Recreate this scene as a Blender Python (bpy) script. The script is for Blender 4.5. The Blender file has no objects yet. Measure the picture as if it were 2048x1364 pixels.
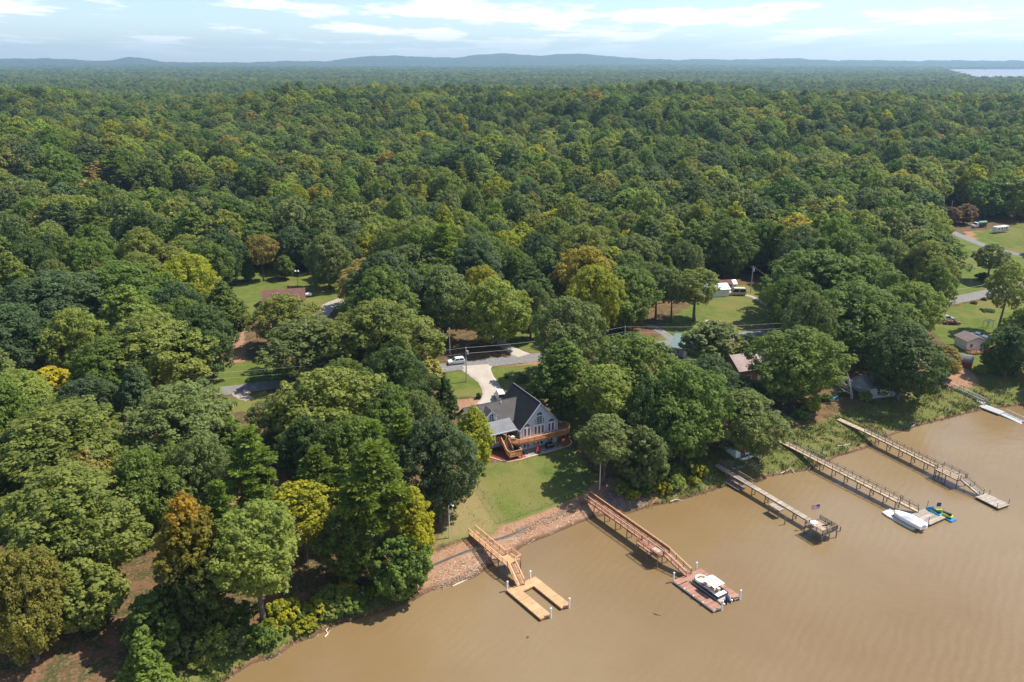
import bpy, math, random
import numpy as np
from math import radians, sin, cos, pi, atan2, sqrt, hypot

random.seed(7)
RNG = np.random.default_rng(11)
S = bpy.context.scene
COL = S.collection

# ------------------------------------------------------------------ camera, sky, sun, exposure
CAM_H, FPX, HORIZON = 80.0, 1593.0, 121.0
PITCH = math.atan((682 - HORIZON) / FPX)
cd = bpy.data.cameras.new('camera')
cd.sensor_width = 36.0
cd.lens = 36.0 * FPX / 2048
cd.clip_start = 1.0
cd.clip_end = 40000
cam = bpy.data.objects.new('camera', cd)
cam.location = (0, 0, CAM_H)
cam.rotation_euler = (pi / 2 - PITCH, 0, 0)
COL.objects.link(cam)
S.camera = cam

SUN_EL, SUN_AZ = radians(56), math.atan2(0.955, 0.30)     # azimuth clockwise from +Y
w = bpy.data.worlds.new('World')
S.world = w
w.use_nodes = True
nt = w.node_tree
nt.nodes.clear()
N = nt.nodes.new
L = nt.links.new
sky = N('ShaderNodeTexSky')
sky.sky_type = 'NISHITA'
sky.sun_disc = False
sky.sun_elevation = SUN_EL
sky.sun_rotation = SUN_AZ
sky.altitude = 200
sky.air_density = 1.0
sky.dust_density = 0.3
sky.ozone_density = 1.4
tc = N('ShaderNodeTexCoord')
sep = N('ShaderNodeSeparateXYZ')
L(tc.outputs['Generated'], sep.inputs[0])
def mth(op, a, b=None, clamp=False):
    n = N('ShaderNodeMath'); n.operation = op; n.use_clamp = clamp
    for i, q in enumerate((a, b)):
        if q is None: continue
        if isinstance(q, (int, float)): n.inputs[i].default_value = q
        else: L(q, n.inputs[i])
    return n.outputs[0]
# clouds: a layer projected on a high plane, so the puffs flatten towards the horizon
zz = mth('MAXIMUM', sep.outputs[2], 0.0)
den = mth('ADD', zz, 0.045)
cx = mth('DIVIDE', sep.outputs[0], den)
cy = mth('MULTIPLY', mth('DIVIDE', sep.outputs[1], den), 0.55)
cmb = N('ShaderNodeCombineXYZ'); L(cx, cmb.inputs[0]); L(cy, cmb.inputs[1]); cmb.inputs[2].default_value = 3.7
def cloud_noise(scale, detail, rough):
    n = N('ShaderNodeTexNoise'); n.inputs['Scale'].default_value = scale
    n.inputs['Detail'].default_value = detail; n.inputs['Roughness'].default_value = rough
    L(cmb.outputs[0], n.inputs['Vector']); return n.outputs['Fac']
cn1 = cloud_noise(0.75, 8, 0.58)
cn2 = cloud_noise(0.16, 3, 0.5)
cs = mth('ADD', mth('MULTIPLY', cn1, 0.72), mth('MULTIPLY', cn2, 0.28))
ramp = N('ShaderNodeMapRange'); ramp.interpolation_type = 'SMOOTHSTEP'
L(cs, ramp.inputs[0]); ramp.inputs[1].default_value = 0.515; ramp.inputs[2].default_value = 0.60
fade = N('ShaderNodeMapRange'); L(zz, fade.inputs[0]); fade.inputs[1].default_value = 0.002; fade.inputs[2].default_value = 0.03
cm = mth('MULTIPLY', ramp.outputs[0], fade.outputs[0], True)
cm = mth('MULTIPLY', cm, 0.9)
core = N('ShaderNodeMapRange'); core.interpolation_type = 'SMOOTHSTEP'; L(cs, core.inputs[0]); core.inputs[1].default_value = 0.56; core.inputs[2].default_value = 0.68
cc_ = N('ShaderNodeMix'); cc_.data_type = 'RGBA'; L(core.outputs[0], cc_.inputs['Factor'])
cc_.inputs['A'].default_value = (9.2, 8.9, 8.7, 1); cc_.inputs['B'].default_value = (7.9, 7.9, 8.3, 1)
skyt = N('ShaderNodeMix'); skyt.data_type = 'RGBA'; skyt.blend_type = 'MULTIPLY'; skyt.inputs['Factor'].default_value = 1.0
L(sky.outputs[0], skyt.inputs['A']); skyt.inputs['B'].default_value = (.84, .91, 1.06, 1)
mix = N('ShaderNodeMix'); mix.data_type = 'RGBA'
L(cm, mix.inputs['Factor']); L(skyt.outputs['Result'], mix.inputs['A'])
L(cc_.outputs['Result'], mix.inputs['B'])
bg = N('ShaderNodeBackground'); bg.inputs['Strength'].default_value = 0.108
L(mix.outputs['Result'], bg.inputs['Color'])
wo = N('ShaderNodeOutputWorld'); L(bg.outputs[0], wo.inputs['Surface'])

sd = bpy.data.lights.new('sun', 'SUN')
sd.energy = 4.4
sd.angle = radians(0.5)
sd.color = (1.0, 0.95, 0.86)
so = bpy.data.objects.new('sun', sd)
so.rotation_euler = (pi / 2 - SUN_EL, 0, pi - SUN_AZ)
COL.objects.link(so)

S.view_settings.view_transform = 'Standard'
S.view_settings.look = 'None'
S.view_settings.exposure = 0.76
S.view_settings.gamma = 1.0
S.view_settings.use_curve_mapping = False
S.render.engine = 'CYCLES'
cy_ = S.cycles
cy_.max_bounces = 5; cy_.diffuse_bounces = 3; cy_.glossy_bounces = 2
cy_.transmission_bounces = 3; cy_.transparent_max_bounces = 4; cy_.volume_bounces = 0
cy_.use_denoising = True
cy_.caustics_reflective = False; cy_.caustics_refractive = False

# ------------------------------------------------------------------ projection helpers (photo pixel 2048x1364 <-> world)
_c, _s = cos(PITCH), sin(PITCH)
def gz(px, py, z):
    a, b = (px - 1024) / FPX, -(py - 682) / FPX
    d = np.array([a, _c + b * _s, -_s + b * _c])
    return np.array([0, 0, CAM_H]) + d * ((z - CAM_H) / d[2])
def proj(x, y, z):
    z = np.asarray(z, float) - CAM_H
    yy = y * _c - z * _s; zc = y * _s + z * _c
    yy = np.maximum(yy, 0.1)
    return 1024 + FPX * x / yy, 682 - FPX * zc / yy
def depth_of(P): return P[1] * _c - (P[2] - CAM_H) * _s
def in_poly(x, y, poly):
    x = np.asarray(x, float); y = np.asarray(y, float)
    r = np.zeros(x.shape, bool); n = len(poly)
    for i in range(n):
        x1, y1 = poly[i]; x2, y2 = poly[(i + 1) % n]
        if y1 == y2: continue
        cnd = ((y1 > y) != (y2 > y)) & (x < (x2 - x1) * (y - y1) / (y2 - y1) + x1)
        r ^= cnd
    return r
def seg_dist(x, y, pts):
    best = np.full(np.shape(x), 1e9)
    for (x1, y1), (x2, y2) in zip(pts[:-1], pts[1:]):
        dx, dy = x2 - x1, y2 - y1; q = dx * dx + dy * dy + 1e-9
        t = np.clip(((x - x1) * dx + (y - y1) * dy) / q, 0, 1)
        best = np.minimum(best, np.hypot(x - x1 - t * dx, y - y1 - t * dy))
    return best
def sstep(a, b, x):
    t = np.clip((np.asarray(x, float) - a) / (b - a), 0, 1); return t * t * (3 - 2 * t)

# ------------------------------------------------------------------ terrain
SHORE_PX = [(453, 1364), (507, 1328), (549, 1320), (587, 1291), (629, 1275), (667, 1256), (720, 1237), (773, 1224), (827, 1203),
            (860, 1184), (908, 1171), (953, 1155), (985, 1132), (1031, 1108), (1045, 1094), (1101, 1072), (1157, 1048), (1196, 1034), (1259, 1028),
            (1302, 1014), (1347, 1006), (1418, 985), (1446, 976), (1497, 960), (1563, 950), (1621, 941), (1645, 930), (1673, 915),
            (1732, 898), (1781, 872), (1837, 853), (1902, 836), (1967, 820), (2048, 810)]
SHORE = [tuple(gz(x, y, 0)[:2]) for x, y in SHORE_PX]
SHORE = [(-150., -120.), (-75., 45.)] + SHORE + [(130., 166.), (210., 205.), (300., 300.), (700., 420.), (3000., 900.)]
WATERPOLY = SHORE + [(3000., -800.), (-150., -800.)]
FARLAKE = [(1690, 3050), (2050, 2980), (9500, 3800), (9500, 8300), (4200, 8300), (2600, 5000), (1800, 3300)]
def shore_d(x, y):
    x = np.asarray(x, float); y = np.asarray(y, float)
    d = seg_dist(x, y, SHORE)
    return np.where(in_poly(x, y, WATERPOLY), -d, d)
HANG = 27.91
HU = np.array([cos(radians(HANG)), sin(radians(HANG))]); HV = np.array([-HU[1], HU[0]])
HOUSE = np.array([1.763, 149.137, 3.2])
def zt(x, y):
    x = np.asarray(x, float); y = np.asarray(y, float)
    d = shore_d(x, y)
    z = np.interp(d, [-80, -10, -3, 0, 1.5, 5, 20, 40, 75, 200, 420, 900], [-4, -1.6, -0.7, -0.05, 0.35, 1.15, 2.9, 3.9, 5.3, 7.5, 9.5, 12])
    r = np.hypot(x, y)
    und = 1.3 * np.sin(x / 47 + 1) * np.sin(y / 61 + .4) + 0.9 * np.sin(x / 23 + y / 31)
    z = z + und * sstep(110, 300, d)
    az = x / np.maximum(y, 1)
    z = z + (11 * np.sin(x / 96 + y / 140 + 1.1) * np.sin(y / 83 - x / 210 + .3) + 2.5 * np.sin(x / 55 - y / 70)) * sstep(170, 420, d) * (1 - sstep(900, 1300, r))
    amp = 11 + 9 * np.exp(-((az - .03) / .22) ** 2) + 4 * sstep(.3, .55, az) + 2.5 * np.sin(az * 19)
    amp = amp * (1 - .75 * np.exp(-((az + .37) / .075) ** 2))
    z = z + np.where(d > 0, amp * np.exp(-((r - 900) / 300) ** 2), 0)
    low = 5 + 3 * np.sin(x / 310 + 2) * np.sin(y / 420) + 8 * sstep(3000, 9000, r) * (1 + np.sin(x / 900) * np.sin(y / 1300 + 1))
    z = np.where(d > 0, z + (low - z) * sstep(1050, 1600, r), z)
    # house pad
    u = (x - HOUSE[0]) * HU[0] + (y - HOUSE[1]) * HU[1]; v = (x - HOUSE[0]) * HV[0] + (y - HOUSE[1]) * HV[1]
    m = np.maximum(np.maximum(-8.2 - u, u - 11.2), np.maximum(-3.4 - v, v - 3))
    z = z + (HOUSE[2] - z) * (1 - sstep(0, 5, m)) * np.where(d > 0, 1, 0)
    fl = in_poly(x, y, FARLAKE)
    return np.where(fl, -2.0, z)
def gp(px, py, dz=0.0):
    z = 4.0
    for _ in range(14):
        P = gz(px, py, z + dz); z = 0.5 * z + 0.5 * float(zt(P[0], P[1]))
    P = gz(px, py, z + dz)
    return np.array([P[0], P[1], float(zt(P[0], P[1]))])
def gpoly(pts): return [tuple(gp(*p)[:2]) for p in pts]

# ------------------------------------------------------------------ object helpers
def tag(o, label=None, cat=None, group=None, kind=None):
    if label: o['label'] = label
    if cat: o['category'] = cat
    if group: o['group'] = group
    if kind: o['kind'] = kind
    return o
def thing(name, label, cat, loc=(0, 0, 0), rz=0, group=None):
    o = bpy.data.objects.new(name, None); COL.objects.link(o)
    o.empty_display_size = .3
    o.location = loc; o.rotation_euler = (0, 0, rz)
    return tag(o, label, cat, group)
def link(name, me, parent=None):
    o = bpy.data.objects.new(name, me); COL.objects.link(o)
    if parent is not None: o.parent = parent
    return o
def np_mesh(name, V, F, mats, fattr=None, smooth=False, midx=None):
    """fast mesh from numpy arrays; F is (n,k)"""
    V = np.asarray(V, np.float32); F = np.asarray(F, np.int32)
    me = bpy.data.meshes.new(name)
    n, k = F.shape
    me.vertices.add(len(V)); me.vertices.foreach_set('co', V.ravel())
    me.loops.add(n * k); me.loops.foreach_set('vertex_index', F.ravel())
    me.polygons.add(n); me.polygons.foreach_set('loop_start', np.arange(0, n * k, k, dtype=np.int32))
    me.polygons.foreach_set('loop_total', np.full(n, k, np.int32))
    if midx is not None: me.polygons.foreach_set('material_index', np.asarray(midx, np.int32))
    me.polygons.foreach_set('use_smooth', np.full(n, smooth))
    if fattr is not None:
        at = me.attributes.new('var', 'FLOAT', 'FACE'); at.data.foreach_set('value', np.asarray(fattr, np.float32))
    for m in mats: me.materials.append(m)
    me.update(); me.validate()
    return me
class MB:
    def __init__(s): s.v = []; s.f = []; s.m = []; s.a = []
    def add(s, V, F, mi=0, a=None):
        o = len(s.v); s.v += [tuple(map(float, p)) for p in V]
        r = random.random() if a is None else a
        for f in F: s.f.append(tuple(i + o for i in f)); s.m.append(mi); s.a.append(r)
        return s
    def frame(s, O, X, Y, Z, sx, sy, sz, mi=0):
        V = [np.array(O) + X * a * sx / 2 + Y * b * sy / 2 + Z * c * sz / 2 for c in (-1, 1) for b in (-1, 1) for a in (-1, 1)]
        return s.add(V, [(0, 2, 3, 1), (4, 5, 7, 6), (0, 1, 5, 4), (2, 6, 7, 3), (0, 4, 6, 2), (1, 3, 7, 5)], mi)
    def box(s, c, d, rz=0, mi=0):
        X = np.array([cos(rz), sin(rz), 0]); Y = np.array([-sin(rz), cos(rz), 0])
        return s.frame(c, X, Y, np.array([0, 0, 1.]), d[0], d[1], d[2], mi)
    def b2(s, x0, x1, y0, y1, z0, z1, mi=0):
        return s.box(((x0 + x1) / 2, (y0 + y1) / 2, (z0 + z1) / 2), (abs(x1 - x0), abs(y1 - y0), abs(z1 - z0)), 0, mi)
    def bar(s, p, q, w, h, mi=0, up=(0, 0, 1)):
        p = np.array(p, float); q = np.array(q, float); X = q - p; l = np.linalg.norm(X); X /= l
        Y = np.cross(np.array(up, float), X)
        if np.linalg.norm(Y) < 1e-4: Y = np.cross(np.array([1., 0, 0]), X)
        Y /= np.linalg.norm(Y); Z = np.cross(X, Y)
        return s.frame((p + q) / 2, X, Y, Z, l, w, h, mi)
    def tube(s, pts, rad, n=8, mi=0, cap=True):
        pts = [np.array(p, float) for p in pts]
        if isinstance(rad, (int, float)): rad = [rad] * len(pts)
        V = []; F = []
        ref = np.array([0.31, 0.17, 0.93])
        for i, p in enumerate(pts):
            d = pts[min(i + 1, len(pts) - 1)] - pts[max(i - 1, 0)]; d = d / (np.linalg.norm(d) + 1e-9)
            a = np.cross(d, ref)
            if np.linalg.norm(a) < .05: a = np.cross(d, np.array([1., 0, 0]))
            a /= np.linalg.norm(a); b = np.cross(d, a)
            for k in range(n):
                t = 2 * pi * k / n; V.append(p + (a * cos(t) + b * sin(t)) * rad[i])
        for i in range(len(pts) - 1):
            for k in range(n):
                F.append((i * n + k, i * n + (k + 1) % n, (i + 1) * n + (k + 1) % n, (i + 1) * n + k))
        if cap: F.append(tuple(range(n))[::-1]); F.append(tuple((len(pts) - 1) * n + k for k in range(n)))
        return s.add(V, F, mi)
    def prism(s, poly, z0, z1, mi=0):
        n = len(poly); V = [(x, y, z0) for x, y in poly] + [(x, y, z1) for x, y in poly]
        F = [tuple(range(n))[::-1], tuple(range(n, 2 * n))] + [(i, (i + 1) % n, n + (i + 1) % n, n + i) for i in range(n)]
        return s.add(V, F, mi)
    def prism_y(s, poly, y0, y1, mi=0):          # polygon in x,z extruded along y
        n = len(poly); V = [(x, y0, z) for x, z in poly] + [(x, y1, z) for x, z in poly]
        F = [tuple(range(n)), tuple(range(n, 2 * n))[::-1]] + [(i, n + i, n + (i + 1) % n, (i + 1) % n) for i in range(n)]
        return s.add(V, F, mi)
    def prism_x(s, poly, x0, x1, mi=0):          # polygon in y,z extruded along x
        n = len(poly); V = [(x0, y, z) for y, z in poly] + [(x1, y, z) for y, z in poly]
        F = [tuple(range(n))[::-1], tuple(range(n, 2 * n))] + [(i, (i + 1) % n, n + (i + 1) % n, n + i) for i in range(n)]
        return s.add(V, F, mi)
    def quad(s, *P, mi=0): return s.add(P, [tuple(range(len(P)))], mi)
    def slab(s, a, b, c, d, t, mi=0):            # four corners (counter-clockwise seen from outside), thickness inwards
        P = [np.array(q, float) for q in (a, b, c, d)]
        n = np.cross(P[1] - P[0], P[3] - P[0]); n /= np.linalg.norm(n)
        V = P + [p - n * t for p in P]
        return s.add(V, [(0, 1, 2, 3), (7, 6, 5, 4), (0, 4, 5, 1), (1, 5, 6, 2), (2, 6, 7, 3), (3, 7, 4, 0)], mi)
    def build(s, name, mats, parent=None, smooth=False, label=None, cat=None, group=None, kind=None):
        if not isinstance(mats, (list, tuple)): mats = [mats]
        me = bpy.data.meshes.new(name); me.from_pydata(s.v, [], s.f)
        for m in mats: me.materials.append(m)
        if len(mats) > 1: me.polygons.foreach_set('material_index', s.m)
        at = me.attributes.new('var', 'FLOAT', 'FACE'); at.data.foreach_set('value', s.a)
        if smooth: me.polygons.foreach_set('use_smooth', [True] * len(s.f))
        me.update()
        return tag(link(name, me, parent), label, cat, group, kind)

# ------------------------------------------------------------------ materials
def nodes(name):
    m = bpy.data.materials.new(name); m.use_nodes = True
    t = m.node_tree; b = t.nodes['Principled BSDF']
    return m, t, b
def nz(t, scale, detail=3, rough=.55, vec=None, coord='Object'):
    n = t.nodes.new('ShaderNodeTexNoise'); n.inputs['Scale'].default_value = scale
    n.inputs['Detail'].default_value = detail; n.inputs['Roughness'].default_value = rough
    if vec is None:
        q = t.nodes.new('ShaderNodeTexCoord'); vec = q.outputs[coord]
    t.links.new(vec, n.inputs['Vector']); return n.outputs['Fac']
def mxc(t, f, a, b, mode='MIX'):
    n = t.nodes.new('ShaderNodeMix'); n.data_type = 'RGBA'; n.blend_type = mode
    for s_, q in (('Factor', f), ('A', a), ('B', b)):
        if isinstance(q, (int, float)): n.inputs[s_].default_value = q
        elif isinstance(q, tuple): n.inputs[s_].default_value = (*q[:3], 1)
        else: t.links.new(q, n.inputs[s_])
    return n.outputs['Result']
def mr(t, v, a, b, c=0., d=1., smooth=True):
    n = t.nodes.new('ShaderNodeMapRange'); n.interpolation_type = 'SMOOTHSTEP' if smooth else 'LINEAR'
    t.links.new(v, n.inputs[0])
    for i, q in enumerate((a, b, c, d)): n.inputs[i + 1].default_value = q
    return n.outputs[0]
def mm(t, op, a, b):
    n = t.nodes.new('ShaderNodeMath'); n.operation = op
    for i, q in enumerate((a, b)):
        if isinstance(q, (int, float)): n.inputs[i].default_value = q
        else: t.links.new(q, n.inputs[i])
    return n.outputs[0]
def attr(t, name, typ='GEOMETRY', out='Fac'):
    n = t.nodes.new('ShaderNodeAttribute'); n.attribute_name = name; n.attribute_type = typ; return n.outputs[out]
MATS = {}
def paint(name, col, rough=.6, vary=.25, scale=1.5, metal=0., dirt=None, face=0.0, spec=.3, bump=0.):
    """plain painted / coated / wooden surface with mottling; face = spread of the per-piece attribute"""
    if name in MATS: return MATS[name]
    m, t, b = nodes(name)
    n1 = nz(t, scale, 5); n2 = nz(t, scale * 9, 3)
    f = mm(t, 'ADD', mm(t, 'MULTIPLY', n1, .65), mm(t, 'MULTIPLY', n2, .35))
    lo = tuple(x * (1 - vary) for x in col); hi = tuple(min(1, x * (1 + vary)) for x in col)
    c = mxc(t, mr(t, f, .3, .7), lo, hi)
    if face:
        c2 = mxc(t, mr(t, attr(t, 'var'), 0, 1, 1 - face, 1 + face, False), (0, 0, 0), c)
        n = c2.node; n.clamp_factor = False; c = c2
    if dirt: c = mxc(t, mr(t, nz(t, scale * .6, 6, .65), .5, .72, 0, .7), c, dirt)
    t.links.new(c, b.inputs['Base Color'])
    b.inputs['Roughness'].default_value = rough; b.inputs['Metallic'].default_value = metal
    b.inputs['Specular IOR Level'].default_value = spec
    if bump:
        bp = t.nodes.new('ShaderNodeBump'); bp.inputs['Strength'].default_value = .5; bp.inputs['Distance'].default_value = bump
        t.links.new(n2, bp.inputs['Height']); t.links.new(bp.outputs[0], b.inputs['Normal'])
    MATS[name] = m; return m
def shingles(name, col, axis=2, vary=.3):
    if name in MATS: return MATS[name]
    m, t, b = nodes(name)
    q = t.nodes.new('ShaderNodeTexCoord')
    wv = t.nodes.new('ShaderNodeTexWave'); wv.bands_direction = 'Z'; wv.wave_profile = 'SAW'
    wv.inputs['Scale'].default_value = 1.6; wv.inputs['Distortion'].default_value = .3
    t.links.new(q.outputs['Object'], wv.inputs['Vector'])
    n1 = nz(t, 7, 4, .7); n2 = nz(t, .45, 4, .6)
    f = mm(t, 'ADD', mm(t, 'MULTIPLY', n1, .6), mm(t, 'MULTIPLY', n2, .4))
    c = mxc(t, mr(t, f, .3, .7), tuple(x * (1 - vary) for x in col), tuple(x * (1 + vary) for x in col))
    c = mxc(t, mm(t, 'MULTIPLY', wv.outputs['Fac'], .25), c, tuple(x * .6 for x in col))
    t.links.new(c, b.inputs['Base Color']); b.inputs['Roughness'].default_value = .9; b.inputs['Specular IOR Level'].default_value = .15
    bp = t.nodes.new('ShaderNodeBump'); bp.inputs['Strength'].default_value = .4; bp.inputs['Distance'].default_value = .03
    t.links.new(wv.outputs['Fac'], bp.inputs['Height']); t.links.new(bp.outputs[0], b.inputs['Normal'])
    MATS[name] = m; return m
def glass(name, col=(.02, .03, .035)):
    if name in MATS: return MATS[name]
    m, t, b = nodes(name); c = mxc(t, nz(t, .8, 2), col, tuple(x * 2 for x in col))
    t.links.new(c, b.inputs['Base Color']); b.inputs['Roughness'].default_value = .06; b.inputs['Specular IOR Level'].default_value = .6
    MATS[name] = m; return m
def foliage(name, mode):
    m, t, b = nodes(name)
    v = attr(t, 'var')
    if mode == 'object':
        oi = t.nodes.new('ShaderNodeObjectInfo'); tint = oi.outputs['Color']
    elif mode == 'forest':
        tint = attr(t, 'tint', 'INSTANCER', 'Color')
    elif mode == 'autumn':           # leaves turning orange from the top of the crown down
        q = t.nodes.new('ShaderNodeTexCoord'); sp = t.nodes.new('ShaderNodeSeparateXYZ'); t.links.new(q.outputs['Object'], sp.inputs[0])
        h = mm(t, 'ADD', sp.outputs[2], mm(t, 'MULTIPLY', nz(t, .45, 3), 9.0))
        c1 = mxc(t, mr(t, h, 14.0, 18.5), (.070, .095, .018), (.17, .15, .014))
        tint = mxc(t, mr(t, h, 19.4, 23.2), c1, (.34, .215, .018))
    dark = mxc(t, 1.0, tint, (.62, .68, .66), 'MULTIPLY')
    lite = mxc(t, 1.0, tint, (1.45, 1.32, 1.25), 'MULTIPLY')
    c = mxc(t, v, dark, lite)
    t.links.new(c, b.inputs['Base Color'])
    b.inputs['Roughness'].default_value = .62; b.inputs['Specular IOR Level'].default_value = .28
    tr = t.nodes.new('ShaderNodeBsdfTranslucent')
    t.links.new(mxc(t, 1.0, c, (1.5, 1.6, .7), 'MULTIPLY'), tr.inputs['Color'])
    mx = t.nodes.new('ShaderNodeMixShader'); mx.inputs[0].default_value = .42
    t.links.new(b.outputs[0], mx.inputs[1]); t.links.new(tr.outputs[0], mx.inputs[2])
    out = t.nodes['Material Output']; t.links.new(mx.outputs[0], out.inputs['Surface'])
    return m
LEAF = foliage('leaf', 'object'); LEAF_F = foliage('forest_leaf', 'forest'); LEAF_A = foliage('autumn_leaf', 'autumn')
BARK = paint('bark', (.12, .095, .075), .9, .45, 2.5, bump=.05)
BARK_PALE = paint('pale_bark', (.33, .30, .27), .9, .35, 2.5, bump=.04)
WHITE = paint('white_paint', (.78, .78, .76), .5, .08, 1)

# ------------------------------------------------------------------ ground sheet
def axis(lo, hi, a, b, step, growth):
    c = list(np.arange(a, b + .01, step)); s_ = step; q = b; r = []
    while q < hi: s_ *= growth; q += s_; r.append(q)
    s_ = step; q = a; l = []
    while q > lo: s_ *= growth; q -= s_; l.append(q)
    return np.array(l[::-1] + c + r)
GX = axis(-11500, 11500, -130, 170, .9, 1.10)
GY = axis(-400, 14100, 84, 300, .9, 1.07)
X2, Y2 = np.meshgrid(GX, GY)
Z2 = np.empty_like(X2)
near = np.hypot(X2, Y2) < 1e9
Z2 = zt(X2, Y2)
mic = 0.10 * np.sin(X2 * 1.7 + np.sin(Y2 * .9)) * np.sin(Y2 * 1.3 + np.sin(X2 * 1.1))
D2 = shore_d(X2, Y2)
Z2 = Z2 + mic * sstep(14, 30, D2) * (1 - sstep(250, 500, Y2)) * .6
LAWNS = [
 [(985, 925), (1016, 925), (1040, 921), (1109, 903), (1140, 893), (1155, 905), (1175, 985), (1088, 1022), (1003, 1052), (960, 1000), (930, 965), (955, 930)],
 [(893, 745), (925, 740), (957, 760), (966, 778), (960, 792), (920, 795), (880, 790)],
 [(975, 735), (1080, 728), (1110, 800), (1060, 800), (1005, 780), (985, 757)],
 [(1055, 705), (1020, 690), (1040, 650), (1085, 640), (1110, 680), (1090, 703)],
 [(470, 540), (640, 545), (730, 580), (690, 620), (500, 640), (460, 600)],
 [(400, 762), (430, 730), (560, 715), (580, 762), (430, 775)], [(400, 796), (470, 797), (520, 785), (560, 790), (500, 825), (410, 822)],
 [(1310, 700), (1330, 640), (1420, 590), (1470, 570), (1570, 565), (1600, 655), (1500, 668), (1400, 680)],
 [(1835, 630), (2100, 575), (2100, 720), (1900, 700)], [(1890, 700), (2100, 680), (2100, 790), (1960, 760)],
 [(1850, 575), (1905, 470), (2100, 525), (2100, 560), (1990, 575), (1900, 600)], [(1945, 465), (2100, 440), (2100, 530), (1960, 490)],
 [(1130, 880), (1200, 960), (1160, 985), (1110, 900)], [(1090, 820), (1260, 800), (1280, 850), (1150, 880)]]
DRY = [[(870, 1092), (905, 1000), (945, 950), (1005, 1052), (985, 1075), (945, 1078)]]
CLAY = [[(905, 800), (958, 795), (968, 812), (950, 822), (905, 822)], [(1000, 734), (1080, 722), (1080, 735), (1010, 742)], [(1180, 960), (1235, 955), (1300, 1000), (1260, 1030), (1200, 1025), (1165, 990)],
        [(400, 900), (600, 880), (640, 1010), (430, 1010)], [(1885, 728), (1960, 735), (1950, 775), (1890, 775)],
        [(1930, 462), (1985, 460), (1975, 478), (1925, 480)], [(340, 780), (420, 755), (520, 758), (430, 772)], [(830, 1190), (840, 1135), (890, 1095), (960, 1080), (1010, 1050), (1170, 990), (1260, 1030), (1030, 1112), (950, 1160)],
        [(1640, 690), (1760, 680), (1780, 720), (1660, 730)], [(1840, 690), (1890, 720), (1870, 770), (1800, 760)], [(440, 640), (490, 640), (490, 740), (440, 740)]]
fx, fy = X2.ravel(), Y2.ravel(); fd = D2.ravel()
zone = np.zeros((len(fx), 4), np.float32)
sel = (np.abs(fx) < 420) & (fy > 60) & (fy < 620)
ii = np.nonzero(sel)[0]
def soft(polys, wdt):
    o = np.zeros(len(ii))
    for p in polys:
        q = gpoly(p); a = in_poly(fx[ii], fy[ii], q); dd = seg_dist(fx[ii], fy[ii], q + [q[0]])
        o = np.maximum(o, np.clip(.5 + np.where(a, dd, -dd) / (2 * wdt), 0, 1))
    return o
dry = soft(DRY, 2.2); lawn = np.maximum(soft(LAWNS, 1.0), soft(DRY, 1.2) * .85)
clay = soft(CLAY, 1.6)
xa, xb = gz(835, 1200, 0)[0], gz(1320, 1012, 0)[0]
d_ = fd[ii]
mid = ((fx[ii] > xa) & (fx[ii] < xb))
clay = np.maximum(clay, np.where(mid & (d_ < 9), 1 - sstep(6, 9, d_), 0))
marsh = np.where(fx[ii] >= xb - 1, 1 - sstep(8, 15, d_), 0)
marsh = np.maximum(marsh, np.where(fx[ii] <= xa, (1 - sstep(3, 8, d_)) * .8, 0))
clay = np.maximum(clay, np.where(fd[ii] < .9, 1, 0) * (1 - .0 * d_))
zone[ii, 0] = lawn; zone[ii, 1] = clay; zone[ii, 2] = marsh; zone[ii, 3] = dry
nx, ny = len(GX), len(GY)
jj, kk = np.meshgrid(np.arange(nx - 1), np.arange(ny - 1))
a0 = (kk * nx + jj).ravel()
GF = np.stack([a0, a0 + 1, a0 + nx + 1, a0 + nx], 1)
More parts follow.
